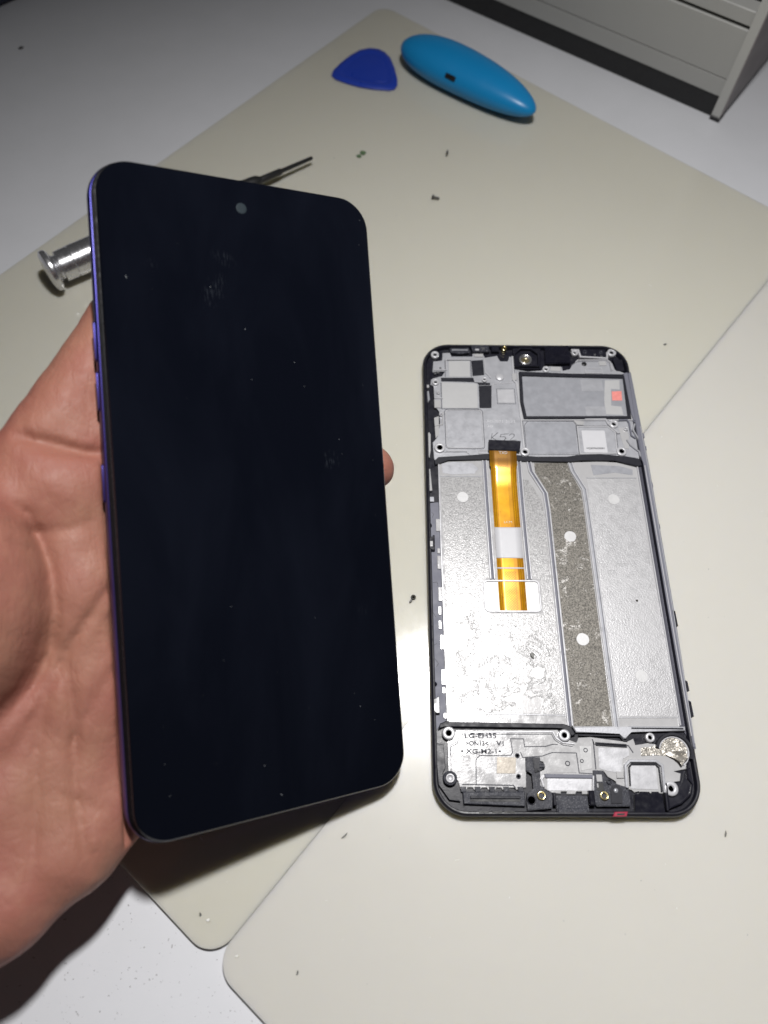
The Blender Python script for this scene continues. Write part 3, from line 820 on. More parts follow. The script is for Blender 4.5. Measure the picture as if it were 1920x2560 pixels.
# left edge: blue grey shelf, bright tabs and black clips
shelf = plate('side_shelf', [(-36.8, 15.9), (-33.6, 16.2), (-33.5, -55.7), (-35.6, -57.0), (-36.6, -58.5), (-36.8, -60.6)], 2.3, 3.1, 'grey_pl', CH, 0.1)
for x0, y0, x1, y1 in ((-34.8, 5.3, -33.4, 9.8), (-34.7, -8.0, -33.5, -3.4), (-34.7, -18.8, -33.5, -14.2), (-34.6, -2.6, -33.7, -0.8), (-34.9, -23.3, -33.9, -20.6),
                       (-34.9, -27.9, -34.0, -25.2), (-34.6, -34.3, -33.4, -29.8), (-34.5, -45.2, -33.4, -40.6), (-34.4, -47.7, -33.5, -45.9), (-34.3, -55.1, -33.3, -53.6)):
    plate('bright_tab', rect(x0, y0, x1, y1), 2.8, 3.5, 'bare', shelf, 0.1)
for y0, y1 in ((-1.8, 3.5), (-53.8, -48.9)):
    c = plate('edge_clip', [(-37.2, y0 + 0.6), (-36.6, y0 + 0.6), (-36.5, y0), (-35.4, y0), (-35.4, y1), (-36.0, y1), (-36.1, y1 - 0.7), (-37.2, y1 - 0.7)], 2.4, 4.5, 'black_gloss', CH, 0.15)
    plate('clip_plate', rect(-37.0, y0 + 1.2, -36.1, y1 - 2.2), 4.4, 4.6, 'bare', c, 0.05)
lathe('edge_dot', [(0, 3.9), (0.7, 3.8), (0.85, 3.0)], -36.9, 7.4, 'black', CH, 14)
lathe('edge_dot', [(0, 3.9), (0.6, 3.8), (0.75, 3.0)], -36.6, -45.0, 'black', CH, 14)
for p in ([(-36.2, 12.5), (-35.4, 11.6), (-35.9, 10.4)], [(-36.4, -12.6), (-35.0, -12.3), (-34.7, -13.8)], [(-36.5, -22.5), (-35.7, -24.0)], [(-36.4, -37.2), (-35.3, -38.6), (-35.9, -39.7)], [(-36.5, -33.0), (-35.6, -32.4)]):
    stroke('pen_mark', p, 0.12, 3.08, 3.13, 'ink', shelf)
# lower plate
LP = [(-33.4, -61.6), (-30.7, -58.4), (-0.9, -58.2), (0.1, -60.5), (4.3, -62.0), (5.0, -60.4), (8.6, -60.2), (18.8, -61.7), (21.0, -60.6), (21.2, -62.6), (25.1, -61.8), (27.8, -62.3), (36.6, -64.7), (36.0, -67.6), (35.0, -69.0), (30.4, -69.6), (33.3, -70.2), (32.7, -72.3), (28.9, -72.6), (27.9, -75.7), (26.5, -75.6), (25.8, -74.9), (26.1, -75.7), (23.9, -75.8), (23.3, -74.8), (22.6, -75.8), (20.6, -75.8), (20.9, -74.8), (19.3, -75.4), (18.5, -74.5), (16.8, -74.5), (14.4, -73.6), (14.5, -72.4), (12.2, -71.2), (11.4, -69.6), (8.5, -69.3), (7.1, -75.9), (4.3, -75.9), (4.5, -75.0), (2.6, -75.0), (2.4, -75.9), (-0.1, -75.9), (0.2, -75.0), (-1.8, -75.0), (-1.7, -75.8), (-4.1, -75.6), (-6.0, -74.5), (-7.6, -73.6), (-7.2, -69.4), (-5.4, -68.7), (-5.8, -67.0), (-10.9, -65.8), (-11.4, -74.1), (-14.2, -74.8), (-14.6, -74.0), (-16.2, -74.0), (-16.4, -74.8), (-18.2, -74.8), (-18.4, -74.0), (-20.0, -74.0), (-20.2, -74.8), (-22.3, -74.8), (-22.5, -74.0), (-24.2, -74.0), (-24.4, -74.8), (-26.3, -74.8), (-26.5, -74.0), (-28.2, -74.0), (-28.4, -74.9), (-30.2, -74.6), (-30.5, -72.3), (-33.4, -70.4), (-33.3, -65.7)]
lp = plate('speaker_plate', LP, 2.3, 3.2, 'bare', CH, 0.15)
stroke('plate_edge_shade', [(-32.6, -70.0), (-32.5, -63.2), (-30.5, -62.2), (-29.9, -59.7), (-2.8, -59.45), (-2.0, -61.2), (0.2, -62.5), (3.0, -62.9)], 0.35, 3.1, 3.23, 'groove', lp)  # flush dark strip: shade beside the rim put into colour
stroke('plate_rim', [(-33.1, -66.0), (-32.9, -62.6), (-31.0, -61.6), (-30.6, -59.0), (-2.4, -58.8), (-1.6, -60.6), (0.2, -61.8), (3.6, -62.2)], 0.5, 3.1, 3.6, 'cast_hi', lp)
stroke('panel_line_shade', [(-25.6, -73.5), (-25.3, -66.6), (-24.2, -65.5), (-15.2, -65.4), (-14.6, -64.7), (-14.9, -60.8), (-11.1, -60.8), (-11.0, -63.0), (-4.9, -62.9), (-2.8, -62.3), (-1.3, -62.4)], 0.42, 3.1, 3.235, 'groove', lp)  # panel lines: recess shade painted as near-flush grey strips
stroke('panel_line_shade', [(-29.6, -73.4), (-15.0, -73.6), (-14.4, -74.4)], 0.5, 3.1, 3.235, 'groove', lp)
stroke('panel_line_shade', [(-12.3, -64.5), (-11.8, -66.0), (-6.2, -65.6), (-3.1, -64.6), (3.9, -64.7), (4.1, -70.2), (8.2, -70.4)], 0.42, 3.1, 3.235, 'groove', lp)
stroke('panel_line_shade', [(9.0, -60.8), (9.2, -62.2), (19.3, -62.6), (20.4, -64.6)], 0.5, 3.1, 3.235, 'groove', lp)
stroke('panel_line_shade', [(9.2, -61.5), (9.0, -69.2)], 0.5, 3.1, 3.235, 'groove', lp)
ring_frame('speaker_gasket', [(9.9, -61.9), (18.5, -62.4), (18.5, -62.9), (9.9, -62.4)], 0.4, 3.1, 3.7, 'slate', lp)
plate('thermal_pad', [(-19.2, -65.9), (-13.7, -66.0), (-14.2, -70.4), (-19.6, -70.4)], 3.15, 3.33, 'thermal_b', lp, 0.03)
plate('shiny_pad', [(-5.7, -65.6), (-3.1, -65.0), (3.5, -65.1), (3.4, -70.1), (-5.4, -70.3)], 3.15, 3.33, 'bare', lp, 0.03)
plate('shiny_pad', [(10.3, -63.2), (19.2, -63.4), (19.2, -65.3), (17.0, -66.3), (16.2, -70.3), (12.2, -69.6), (10.0, -68.9)], 3.15, 3.31, 'cast_hi', lp, 0.03)
plate('shiny_pad', [(4.9, -62.8), (8.4, -62.7), (7.9, -69.0), (4.7, -69.6)], 3.15, 3.34, 'thermal', lp, 0.03)
plate('speaker_floor', [(-5.2, -71.6), (7.4, -71.6), (6.9, -75.0), (-5.5, -74.9)], 3.15, 3.28, 'cast_hi', lp, 0.03)
plate('cavity_wall', [(-6.0, -70.5), (7.9, -70.7), (7.7, -71.7), (-5.8, -71.6)], 3.1, 3.75, 'grey_pl', lp, 0.15)
stroke('cavity_side', [(7.9, -71.0), (7.5, -76.2)], 0.6, 3.1, 4.1, 'cast_hi', CH)
stroke('cavity_side', [(-6.2, -71.0), (-7.0, -72.0), (-6.5, -74.0)], 0.6, 3.1, 3.9, 'cast_hi', CH)
plate('motor_pad', [(19.2, -68.1), (26.4, -68.1), (26.1, -74.6), (18.2, -74.4)], 3.15, 3.35, 'cast_hi', lp, 0.03)
stroke('motor_wall', [(16.9, -74.6), (17.4, -68.2), (18.8, -66.9), (26.4, -66.9), (28.0, -68.2), (27.6, -75.4)], 0.75, 3.1, 4.2, 'cast', lp)
stroke('motor_gap', [(18.2, -73.6), (18.5, -68.6), (19.3, -67.8), (26.2, -67.8), (27.1, -68.7), (26.9, -75.2)], 0.4, 3.1, 3.75, 'slate', lp)
plate('bright_tab', rect(14.6, -71.6, 16.7, -69.8), 3.1, 3.7, 'bare', lp, 0.1)
for x, y, r in ((-13.3, -65.5, 0.7), (-13.4, -71.2, 0.7), (1.0, -67.6, 0.75), (6.6, -63.9, 0.65), (5.2, -66.9, 0.55)):
    lathe('pin_mark', [(r * 0.6, 3.2), (r * 0.65, 3.5), (r * 0.95, 3.5), (r, 3.2)], x, y, 'groove', lp, 18)
text('embossed_code', 'LG-EH35', -28.3, -60.65, 3.21, 1.95, 'groove', lp, 9.3, 0.05, weight=0.05)
text('embossed_code', '>ON13<', -28.1, -62.75, 3.21, 1.85, 'groove', lp, 6.6, 0.05, weight=0.05)
text('embossed_code', 'V1', -19.2, -62.75, 3.21, 1.85, 'groove', lp, 2.2, 0.05, weight=0.05)
text('embossed_code', 'XG-M2-1', -28.2, -64.95, 3.21, 1.85, 'groove', lp, 9.0, 0.05, weight=0.05)
for x in (-29.2, -18.3):
    lathe('embossed_dot', [(0, 3.3), (0.3, 3.3), (0.34, 3.2)], x, -64.3, 'groove', lp, 12)
# round vibration motor seat with torn conductive fabric
arc = [(32.2 + 5.0 * math.cos(math.radians(a)), -64.3 + 4.9 * math.sin(math.radians(a))) for a in range(-25, 176, 12)]
stroke('motor_seat_wall', arc, 0.9, 2.4, 4.4, 'slate', CH)
arc = [(32.2 + 4.2 * math.cos(math.radians(a)), -64.3 + 4.2 * math.sin(math.radians(a))) for a in range(-60, 180, 12)]
stroke('motor_seat_lip', arc, 0.5, 2.4, 3.7, 'cast_hi', CH)
fb = bmesh.new()
FAB = [(22.5, -65.5), (22.8, -63.2), (25.0, -63.0), (27.4, -62.7), (28.2, -61.6), (29.4, -60.9), (31.9, -60.3), (34.2, -60.4), (35.7, -61.6), (36.2, -64.0), (35.4, -66.7), (33.6, -67.9), (31.9, -66.3), (30.1, -65.3), (26.5, -65.2)]
plate('conductive_fabric', FAB, 3.15, 3.42, 'fabric', CH, 0.08)
fb.free()
V = [(29.3, -65.0, 3.5), (31.0, -64.3, 4.0), (32.6, -64.2, 4.6), (34.4, -64.2, 4.4), (35.6, -64.8, 3.9), (35.5, -66.4, 4.6), (34.4, -67.0, 5.1), (33.4, -68.2, 4.6), (32.6, -67.0, 4.8), (31.6, -66.2, 4.2), (33.0, -65.6, 4.1), (34.3, -65.6, 3.7)]
F = [(0, 1, 9), (1, 10, 9), (1, 2, 10), (2, 3, 11, 10), (3, 4, 11), (4, 5, 11), (5, 6, 11), (6, 10, 11), (6, 8, 10), (6, 7, 8), (8, 9, 10)]
fl = pydata('torn_flap', V, F, 'fabric', CH)
so = fl.modifiers.new('thickness', 'SOLIDIFY'); so.thickness = 0.00025
# black plastics along the bottom
br = plate('clip_bracket', [(-11.1, -66.0), (-7.0, -66.0), (-7.1, -67.6), (-5.8, -67.9), (-5.8, -69.1), (-7.4, -69.5), (-7.8, -73.7), (-6.2, -75.1), (-4.3, -75.6), (-4.7, -79.7), (-11.6, -80.3), (-11.8, -77.9), (-11.3, -75.6), (-9.4, -74.7), (-9.5, -70.5), (-11.3, -69.8)], 2.4, 4.2, 'black_matt', CH, 0.2, 2)
plate('bracket_post', [(-9.2, -66.3), (-7.4, -66.3), (-7.5, -69.8), (-8.9, -70.2)], 4.1, 5.0, 'black', br, 0.25, 2)
plate('bracket_arm', rect(-7.6, -69.0, -5.9, -68.0), 4.1, 4.7, 'black_matt', br, 0.2)
lathe('moulded_ring', [(1.0, 4.2), (1.05, 4.35), (1.25, 4.35), (1.3, 4.2)], -10.4, -77.6, 'black', br, 18)
b2 = plate('port_bracket', [(8.0, -69.5), (10.9, -69.6), (10.9, -71.3), (13.1, -72.3), (13.9, -73.3), (17.5, -74.1), (17.2, -77.8), (17.5, -79.1), (8.0, -79.2), (7.0, -77.8)], 2.4, 4.2, 'black_matt', CH, 0.2, 2)
plate('bright_window', rect(8.6, -72.6, 10.2, -70.7), 4.1, 4.28, 'bare', b2, 0.03)
plate('window_slot', rect(8.4, -75.0, 10.3, -72.9), 4.1, 4.26, 'hole', b2, 0.03)
plate('bright_window', rect(8.5, -74.2, 8.9, -73.1), 4.2, 4.32, 'bare', b2, 0.02)
rb = plate('rubber_tab', [(11.8, -78.5), (12.0, -74.9), (12.7, -73.8), (13.8, -73.4), (14.9, -73.8), (15.4, -74.9), (15.1, -78.5)], 4.1, 4.6, 'slate', CH, 0.2, 2)
lathe('tab_dot', [(0, 4.68), (0.6, 4.68), (0.66, 4.55)], 13.6, -75.0, 'cast_dim', rb, 16)
boss(-33.0, -71.8, 2.0, 4.2, 'black_matt', 'hole', 0.7)
lathe('boss_ring', [(0.75, 3.6), (0.8, 4.35), (1.25, 4.35), (1.3, 4.0)], -33.0, -71.8, 'cast_hi', CH, 20)
boss(-7.5, -76.4, 1.3, 4.7, 'brass', 'hole', 0.58)
boss(10.2, -76.4, 1.3, 4.7, 'brass', 'hole', 0.58)
boss(12.0, -72.7, 0.75, 4.5, 'black', 'hole', 0.55)
boss(29.5, -74.4, 2.0, 4.4, 'cast_hi', 'hole', 0.42)
boss(-33.0, -59.4, 1.85, 4.4, 'cast_hi', 'blue_lock', 0.45)
boss(0.7, -59.9, 1.7, 4.4, 'cast_hi', 'blue_lock', 0.45)
boss(25.7, -60.4, 1.35, 4.3, 'cast_hi', 'hole', 0.48)
us = plate('port_housing', rect(-3.4, -80.6, 5.6, -76.4), 2.4, 4.1, 'black_matt', CH, 0.4, 2)
plate('port_lip', rect(-4.4, -79.0, -3.5, -75.6), 2.4, 4.9, 'black', CH, 0.2)
plate('port_lip', rect(5.8, -79.0, 7.4, -75.0), 2.4, 4.9, 'black_gloss', CH, 0.3)
plate('port_step', rect(-3.2, -81.0, 5.2, -79.7), 3.0, 4.25, 'black_matt', us, 0.15)
plate('antenna_pad', [(19.0, -76.0), (20.4, -75.9), (20.7, -75.2), (22.7, -75.2), (22.6, -76.0), (23.7, -76.0), (23.9, -75.2), (25.8, -75.2), (26.0, -75.9), (26.8, -76.2), (26.9, -81.0), (18.4, -81.0)], 2.4, 4.0, 'black_gloss', CH, 0.12)
stroke('pad_wall', [(27.6, -75.6), (27.4, -80.2)], 0.6, 2.4, 4.8, 'black', CH)
stroke('pad_wall', [(28.2, -73.0), (28.0, -79.8)], 0.4, 2.4, 4.6, 'black_gloss', CH)
plate('corner_floor', [(28.6, -76.4), (30.4, -76.3), (33.4, -72.6), (34.6, -70.0), (36.2, -68.5), (36.2, -73.0), (34.6, -76.4), (31.6, -78.8), (28.6, -79.4)], 2.4, 3.3, 'black', CH, 0.1)
stroke('corner_wall', [(36.4, -65.8), (35.2, -68.2), (34.9, -71.6), (35.9, -73.1), (34.9, -75.9), (31.9, -78.2), (28.0, -79.6)], 0.4, 2.4, 4.0, 'black_gloss', CH)
sp = plate('speaker_grille', [(-29.6, -75.4), (-12.0, -75.3), (-12.2, -79.2), (-29.4, -78.6)], 2.4, 3.9, 'black_matt', CH, 0.2)
plate('grille_bar', rect(-27.6, -77.2, -13.4, -76.5), 3.8, 4.35, 'slate', sp, 0.1)
plate('grille_slot', rect(-27.5, -78.0, -13.5, -77.4), 3.8, 3.95, 'hole', sp, 0.02)
for i in range(5):
    x = -29.3 + i * 4.05
    plate('grille_tooth', [(x - 0.7, -75.4), (x - 0.85, -74.0), (x + 0.85, -74.0), (x + 0.7, -75.4)], 2.4, 3.6, 'black_matt', sp, 0.08)
for x in (-23.9, -20.3, -16.8):
    plate('vent_slot', rect(x - 1.45, -81.0, x + 1.45, -80.5), 4.2, 4.42, 'hole', CH, 0.02)
g = plate('microphone_gasket', [(11.9, -81.85), (12.5, -80.6), (16.3, -80.5), (15.7, -81.8)], 3.0, 4.55, 'red', CH, 0.15)
plate('gasket_hole', [(13.0, -81.5), (13.2, -81.0), (15.3, -80.95), (15.1, -81.45)], 4.5, 4.6, 'hole', g, 0.02)
plate('corner_pad', [(-37.0, -62.0), (-34.6, -62.6), (-34.2, -69.0), (-35.4, -70.6), (-35.2, -73.5), (-33.2, -76.2), (-30.2, -78.0), (-33.4, -77.6), (-36.4, -73.5)], 2.4, 3.7, 'black', CH, 0.15)

# flex cable: a strip that leaves the connector, humps over the bay wall and runs down into the window
fx = empty('flex_cable', (0, 0, 0))
fx.parent = CH
fx.location = Vector((-11.05, 0, 0)) * MM
def flex_z(y):
    K = [(36.8, 5.05), (34.5, 5.0), (32.5, 4.75), (30.0, 4.65), (28.2, 4.35), (26.0, 3.7), (23.0, 3.15), (18, 2.98), (8, 2.92), (-9, 2.90), (-11.5, 2.86), (-14, 2.74), (-21.8, 2.70)]
    ys = [k[0] for k in K][::-1]; zs = [k[1] for k in K][::-1]
    return float(np.interp(y, ys, zs))
def flex_strip(name, y0, y1, hw, dz, mat, parent, thick=0.1, x0=0.0):
    N = max(2, int(abs(y1 - y0) / 0.45))
    V, F = [], []
    for i in range(N + 1):
        y = y0 + (y1 - y0) * i / N
        z = sum(flex_z(y + t) for t in (-1.2, -0.6, 0, 0.6, 1.2)) / 5 + dz
        w = hw + (0.35 if y > 29.5 else 0.0)
        for k in range(5):
            xx = x0 + (-1 + k / 2) * w
            V.append((xx, y, z + 0.05 * (1 - abs(-1 + k / 2)) ))
        V += [(x0 + w, y, z - thick), (x0 - w, y, z - thick)]
    for i in range(N):
        for k in range(7):
            a, b = i * 7 + k, i * 7 + (k + 1) % 7
            F.append((a, b, b + 7, a + 7))
    F.append(tuple(range(7))[::-1]); F.append(tuple(N * 7 + k for k in range(7)))
    return pydata(name, V, F, mat, parent, True)
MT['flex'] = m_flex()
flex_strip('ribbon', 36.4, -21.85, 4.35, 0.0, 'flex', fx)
flex_strip('white_patch', 7.1, -3.9, 4.38, 0.07, 'white', fx, 0.05)
flex_strip('white_line', -7.1, -7.6, 4.37, 0.06, 'white', fx, 0.04)
plate('connector', [(-4.6, 39.5), (6.5, 39.1), (5.9, 35.0), (-5.0, 35.3)], 3.5, 5.5, 'black', fx, 0.25, 2)
text('printed_code', 'TXD', -1.4, 33.9, 5.10, 1.5, 'white', fx, 2.9, 0.03)
text('printed_code', 'LCM', -1.0, 8.6, 3.06, 1.1, 'pale_ink', fx, 2.6, 0.01)

# ------------------------------------------------------------------ the assembled phone, held up at a tilt
R = Matrix(((0.8786, -0.0766, 0.4713), (0.2536, 0.9112, -0.3246), (-0.4046, 0.4048, 0.8200)))
Xa = Vector((R[0][0], R[1][0], R[2][0])).normalized()
Na = Vector((R[0][2], R[1][2], R[2][2])); Na = (Na - Xa * Na.dot(Xa)).normalized()
Ya = Na.cross(Xa)
PM = Matrix.Identity(4)
for i in range(3):
    PM[i][0], PM[i][1], PM[i][2] = Xa[i], Ya[i], Na[i]
PM.translation = Vector((-83.986, -7.294, 54.3 + DZ)) * MM
PH = empty('smartphone', None, PM)
tag(PH, 'dark smartphone with blue purple frame, screen off, held tilted in the hand', 'phone')
def pl(d, z, r=10.0): return rr_loop(38.15, 84.0, r, d, z, 14, 0.0, 0.45)
loops('frame', [pl(4.5, -8.7), pl(2.6, -8.55), pl(1.2, -8.0), pl(0.4, -7.0), pl(0.05, -5.8), pl(0.0, -4.8), pl(0.15, -3.9), pl(0.45, -3.35), pl(1.2, -3.3)], 'frame', PH)
loops('bezel', [pl(0.9, -3.4), pl(0.65, -3.2), pl(0.6, -2.5), pl(0.8, -2.3), pl(1.05, -2.3), pl(1.05, -1.7), pl(1.2, -1.45), pl(1.9, -1.4)], 'gasket', PH)
gl = loops('glass', [pl(1.6, -1.6), pl(1.42, -1.3), pl(1.42, -0.60), pl(1.56, -0.24), pl(1.90, 0.0)], 'glass', PH)
loops('edge_highlight', [pl(1.40, -0.85), pl(1.37, -0.80), pl(1.37, -0.62), pl(1.41, -0.58)], 'edge_grey', gl, False, False)  # thin grey ring paints the highlight line along the glass edge
lathe('front_camera', [(0, 0.05), (1.1, 0.045), (1.45, 0.02), (1.5, -0.05)], -0.71, 75.33, 'lens', gl, 20)
plate('earpiece_slot', rrect(6.5, 80.85, 18.5, 81.25, 0.19, 3), -0.5, -0.05, 'dark_ch', gl, 0)
for y0, y1 in ((34.0, 44.1), (21.9, 31.8), (-0.4, 9.2)):
    bm = bmesh.new()
    prof = rrect(y0, -6.3, y1, -4.6, 0.8, 4)
    bm_prism(bm, prof, 0, 0.55, 0.2, 2)
    for v in bm.verts:
        a, b, c = v.co
        v.co = (-37.95 - c, a, b)
    from_bm('side_button', bm, 'frame', PH, True).data.set_sharp_from_angle(angle=math.radians(40))
# dust on the glass
V, F = [], []
for i in range(34):
    x, y = random.uniform(-34, 35), random.uniform(-78, 80)
    s = 0.035 + 0.09 * random.random() ** 3
    a = random.uniform(0, math.pi); l = s * random.choice((1, 1, 1, 2.2, 3.5))
    c, d = math.cos(a), math.sin(a); b = len(V)
    for p, q in ((-l, -s * .5), (l, -s * .5), (l, s * .5), (-l, s * .5)):
        V.append((x + p * c - q * d, y + p * d + q * c, 0.01))
    V.append((x, y, 0.01 + s * 0.5))
    F += [(b, b + 1, b + 4), (b + 1, b + 2, b + 4), (b + 2, b + 3, b + 4), (b + 3, b, b + 4)]
tag(pydata('dust', V, F, 'lint', gl), kind='stuff')

# ------------------------------------------------------------------ the hand: one skin grown from a smooth distance field (phone coordinates)
def smin(a, b, k):
    h = np.clip(0.5 + 0.5 * (b - a) / k, 0, 1)
    return b + (a - b) * h - k * h * (1 - h)
G = 0.85
lo = np.array([-168.0, -128.0, -48.0]); hi = np.array([50.0, 72.0, 26.0])
dims = np.ceil((hi - lo) / G).astype(int) + 1
ax = [lo[i] + G * np.arange(dims[i]) for i in range(3)]
Fd = np.full(dims, 40.0, np.float32)
def window(bmin, bmax):
    sl = []
    for i in range(3):
        a = max(0, int((bmin[i] - lo[i]) / G)); b = min(dims[i], int((bmax[i] - lo[i]) / G) + 2)
        sl.append(slice(a, max(a, b)))
    return tuple(sl)
def grid(sl):
    return (ax[0][sl[0]][:, None, None].astype(np.float32), ax[1][sl[1]][None, :, None].astype(np.float32), ax[2][sl[2]][None, None, :].astype(np.float32))
def cone(a, b, ra, rb, k=5.0):
    a, b = np.array(a, float), np.array(b, float)
    m = max(ra, rb) + 3 * k
    sl = window(np.minimum(a, b) - m, np.maximum(a, b) + m)
    X, Y, Z = grid(sl)
    d = b - a
    t = np.clip(((X - a[0]) * d[0] + (Y - a[1]) * d[1] + (Z - a[2]) * d[2]) / (d @ d), 0, 1)
    dist = np.sqrt((X - a[0] - t * d[0]) ** 2 + (Y - a[1] - t * d[1]) ** 2 + (Z - a[2] - t * d[2]) ** 2) - (ra + (rb - ra) * t)
    Fd[sl] = smin(Fd[sl], dist.astype(np.float32), k)
def ellipsoid(c, r, rotz, k=4.0):
    m = max(r) + 3 * k
    c = np.array(c, float)
    sl = window(c - m, c + m)
    X, Y, Z = grid(sl)
    cs, sn = math.cos(rotz), math.sin(rotz)
    x = (X - c[0]) * cs + (Y - c[1]) * sn
    y = -(X - c[0]) * sn + (Y - c[1]) * cs
    z = Z - c[2]
    k0 = np.sqrt((x / r[0]) ** 2 + (y / r[1]) ** 2 + (z / r[2]) ** 2)
    k1 = np.sqrt((x / r[0] ** 2) ** 2 + (y / r[1] ** 2) ** 2 + (z / r[2] ** 2) ** 2) + 1e-6
    Fd[sl] = smin(Fd[sl], (k0 * (k0 - 1) / k1).astype(np.float32), k)
# palm
cone((-53, 5, -20), (-110, -44, -22), 12.5, 18, 8)
cone((-41, -16, -22), (-112, -56, -23), 12.5, 18, 8)
cone((-38, -42, -22), (-112, -66, -23), 13, 18, 8)
cone((-38, -58, -22), (-72, -72, -22.5), 13, 15, 8)
cone((-35, -70.5, -17), (-50, -82, -14.5), 10.5, 11.0, 6)
cone((-50, -82, -14.5), (-66, -91, -14), 11.0, 11.5, 6)
cone((-66, -91, -14), (-116, -105, -17), 11.5, 16, 6)
cone((-52, -70, -21), (-80, -80, -21), 13, 16, 8)
cone((-112, -66, -23), (-190, -100, -24), 25, 28, 10)
# pads at the finger roots
ellipsoid((-44, 5, -14), (10, 8.5, 7.0), 0.2, 6)
cone((-45, 3, -17.0), (-43, -24, -17.5), 9.0, 9.5, 8)
cone((-43, -24, -17.5), (-44, -52, -18), 9.5, 10, 8)
ellipsoid((-41, -18, -14), (10, 13, 6.0), 0.0, 7)
ellipsoid((-41, -44, -14.5), (10, 13, 6.0), 0.0, 7)
ellipsoid((-47, -70, -14.5), (14, 17, 7.0), 0.5, 6)
# ball of the thumb and thumb
ellipsoid((-83, -21, -13), (32, 34, 24.0), -0.30, 3.2)
cone((-84, -2, -6), (-112, 34, 4), 14, 11.5, 6)
cone((-112, 34, 4), (-122, 62, 6), 11, 8.5, 3)
# index finger
cone((-52, 12, -18.5), (-29, 47, -19.5), 10.2, 9.2, 3)
cone((-29, 47, -19.5), (-4, 53, -18.5), 9.0, 8.0, 3)
cone((-4, 52, -18.5), (12, 52, -17.5), 7.8, 6.6, 2)
cone((-47, 6, -17.5), (-33, 22, -19), 9.0, 9.5, 4)
# middle finger, its tip showing at the far edge of the phone
cone((-40, -13, -20), (-6, 6, -21), 9.6, 9.0, 3)
cone((-6, 6, -21), (20, 9, -19.0), 8.8, 8.0, 2)
cone((20, 9, -19.0), (39.6, 7.4, -13.2), 7.8, 6.8, 2)
# ring and little finger
cone((-40, -38, -20.5), (-2, -26, -20.5), 9.4, 8.8, 3)
cone((-2, -26, -20.5), (20, -22, -18.5), 8.6, 7.8, 2)
cone((20, -22, -18.5), (30, -20, -17), 7.4, 6.6, 2)
cone((-36, -60, -19.5), (-8, -54, -18.5), 8.4, 7.6, 3)
cone((-8, -54, -18.5), (14, -48, -16.8), 7.4, 6.6, 2)
# creases of the palm, carved as grooves
def groove(line, depth, w):
    line = np.array(line, float)
    sl = window([line[:, 0].min() - 6, line[:, 1].min() - 6, -16], [line[:, 0].max() + 6, line[:, 1].max() + 6, 20])
    X, Y, Z = grid(sl)
    best = None
    L = len(line) - 1
    for i in range(L):
        a, d = line[i], line[i + 1] - line[i]
        t = np.clip(((X - a[0]) * d[0] + (Y - a[1]) * d[1]) / (d @ d), 0, 1)
        q = (X - a[0] - t * d[0]) ** 2 + (Y - a[1] - t * d[1]) ** 2
        s = (i + t) / L
        v = depth * np.clip(5 * s, 0, 1) * np.clip(5 * (1 - s), 0, 1) * np.exp(-q / (w * w))
        best = v if best is None else np.maximum(best, v)
    Fd[sl] += best.astype(np.float32)
groove([(-58, 17.5), (-53, 15.8), (-47, 14.0), (-41, 12.2), (-33, 12.5)], 1.9, 1.5)
groove([(-56, 13.8), (-50, 12.6), (-44, 11.8)], 0.5, 0.9)
groove([(-66, 4), (-60.5, 1.2), (-55, -2.0), (-52.2, -9), (-50.6, -16), (-50.2, -24), (-51.4, -34), (-55.5, -42.2), (-63, -49.6), (-70, -55)], 1.0, 1.3)
groove([(-34, -17), (-38.5, -21), (-44, -28.5), (-49, -36), (-55, -48), (-64, -61)], 1.0, 1.1)
groove([(-36, -37), (-41, -44), (-46, -52), (-50, -60)], 0.5, 0.9)
groove([(-49.5, -33), (-48, -44), (-47.6, -54), (-48.5, -68), (-47.5, -80), (-45, -88)], 1.1, 1.3)
groove([(-52, -44), (-56, -56), (-57, -70), (-59, -84)], 0.7, 1.2)
groove([(-40, -24), (-38.5, -30), (-37, -36)], 0.5, 0.9)
groove([(-43, -2), (-40, -8), (-38.5, -16)], 0.5, 1.4)
groove([(-62, -2), (-56, -6), (-48, -6.5), (-41, -5)], 0.55, 1.2)
groove([(-60, -8), (-54, -11)], 0.4, 1.0)
groove([(-53, -66), (-46, -71), (-42, -74)], 0.4, 0.9)
# slow unevenness of flesh
X, Y, Z = grid((slice(None),) * 3)
Fd += (0.16 * np.sin(X * 0.41 + 1.3 * np.sin(Y * 0.23)) * np.sin(Y * 0.33 + Z * 0.2) + 0.07 * np.sin(X * 0.9 + Y * 0.55) * np.sin(Y * 0.71 - X * 0.3)).astype(np.float32)
